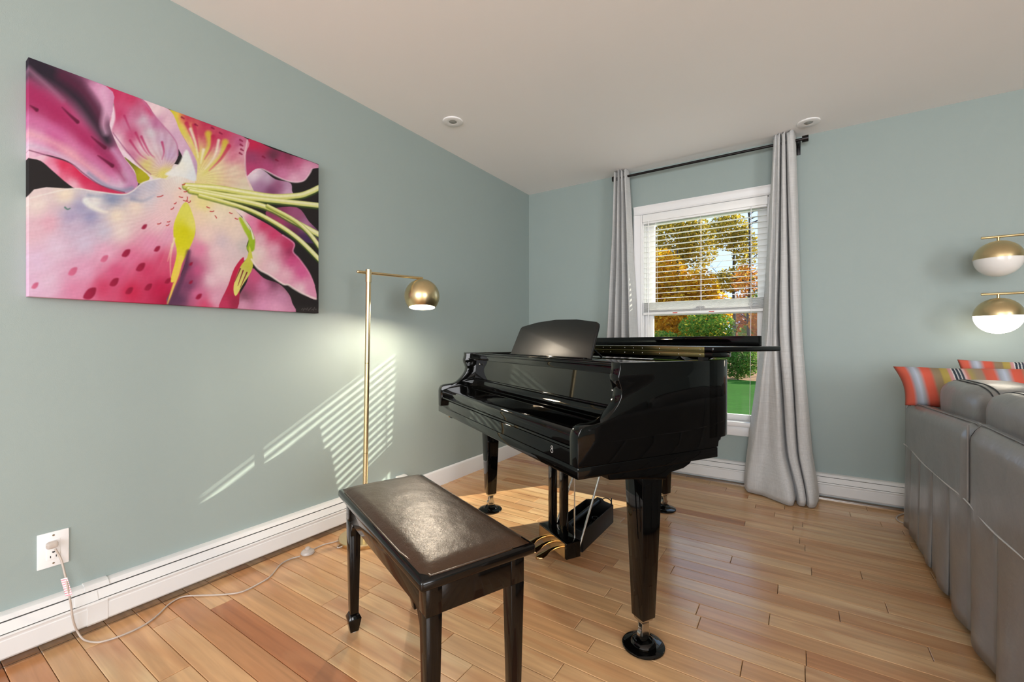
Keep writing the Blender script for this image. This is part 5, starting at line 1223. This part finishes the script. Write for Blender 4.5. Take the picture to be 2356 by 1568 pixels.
tree('oak_tree', 'tall olive brown tree standing behind the golden maple', -3.9, 24.8, 10.0, [(-0.6, 0, 8.2, 1.9, 1.5, 2.0), (0.9, 0, 7.4, 1.3, 1.2, 1.6), (-1.8, 0, 6.0, 1.5, 1.2, 1.6)], M['leaf_olive'], 8840, 0.200, 2, 0.17)
tree('birch_tree', 'slender olive leaved tree with sky showing through its crown', -0.75, 22.8, 9.0, [(-0.3, 0, 7.6, 1.0, 0.9, 1.1), (0.5, 0, 6.6, 0.7, 0.7, 1.2), (-0.1, 0, 4.9, 1.1, 0.9, 0.7)], M['leaf_olive'], 4250, 0.175, 3, 0.10)
tree('bare_tree', 'nearly bare dark trunked tree against the blue sky', 0.15, 20.5, 9.5, [(-0.1, 0, 4.6, 0.7, 0.6, 0.8)], M['leaf_rust'], 595, 0.150, 4, 0.085, branches=14, spread=1.5)
tree('evergreen_shrub', 'dark green shrub below the golden maple', -3.3, 18.0, 1.6, [(0, 0, 1.3, 1.2, 0.8, 0.9)], M['leaf_green'], 3740, 0.138, 5, 0.05, 4, 'shrub', spread=0.7)
tree('understory_tree', 'green leaved understory tree at the middle of the woods edge', -1.45, 18.6, 2.8, [(0, 0, 2.3, 1.3, 0.9, 0.8), (0.7, 0, 1.4, 0.9, 0.8, 0.6)], M['leaf_green'], 4420, 0.138, 6, 0.055, 5, spread=0.9)
tree('rust_tree', 'low rust orange tree at the right edge of the woods', 1.05, 19.7, 3.2, [(0, 0, 2.6, 0.9, 0.8, 0.9), (-0.3, 0, 1.5, 0.8, 0.7, 0.6)], M['leaf_rust'], 3400, 0.138, 7, 0.055, 5, spread=0.8)
tree('round_shrub', 'round green shrub at the edge of the lawn', 0.02, 17.25, 0.9, [(0, 0, 0.85, 0.85, 0.6, 0.75)], M['leaf_bush'], 4420, 0.094, 8, 0.03, 5, 'shrub', spread=0.4)
tree('loose_shrub', 'loose green shrub beside the round one at the lawn edge', 1.85, 17.4, 0.9, [(0, 0, 0.8, 0.8, 0.6, 0.7)], M['leaf_bush'], 3400, 0.094, 9, 0.03, 5, 'shrub', spread=0.4)
rd = random.Random(5)
far = [('leaf_gold', 'yellow'), ('leaf_olive', 'olive'), ('leaf_green', 'green'), ('leaf_rust', 'rust')]
for k, xx in enumerate((-9.6, -8.2, -6.7, -5.2, -3.9, -2.4, -1.0, 0.6)):
    y = (26.5 if k % 2 else 31.5)+rd.uniform(-0.4, 0.4); mm, cn = far[(k*3+1) % 4]
    pos = ('left end of the far wood', 'left part of the far wood', 'far wood behind the golden maple', 'far wood behind the tall olive tree', 'middle of the far wood', 'far wood behind the green understory tree', 'far wood behind the slender tree', 'right end of the far wood')[k]
    tree('woodland_tree', '%s leaved tree at the %s' % (cn, pos), xx, y, 4.6+rd.uniform(-0.5, 1.0), [(0, 0, 3.4, 1.2, 1.0, 1.5), (rd.uniform(-.5, .5), 0, 1.8, 1.2, 1.0, 0.9)], M[mm], 3000, 0.22, 40+k, 0.10, 4, spread=1.0)
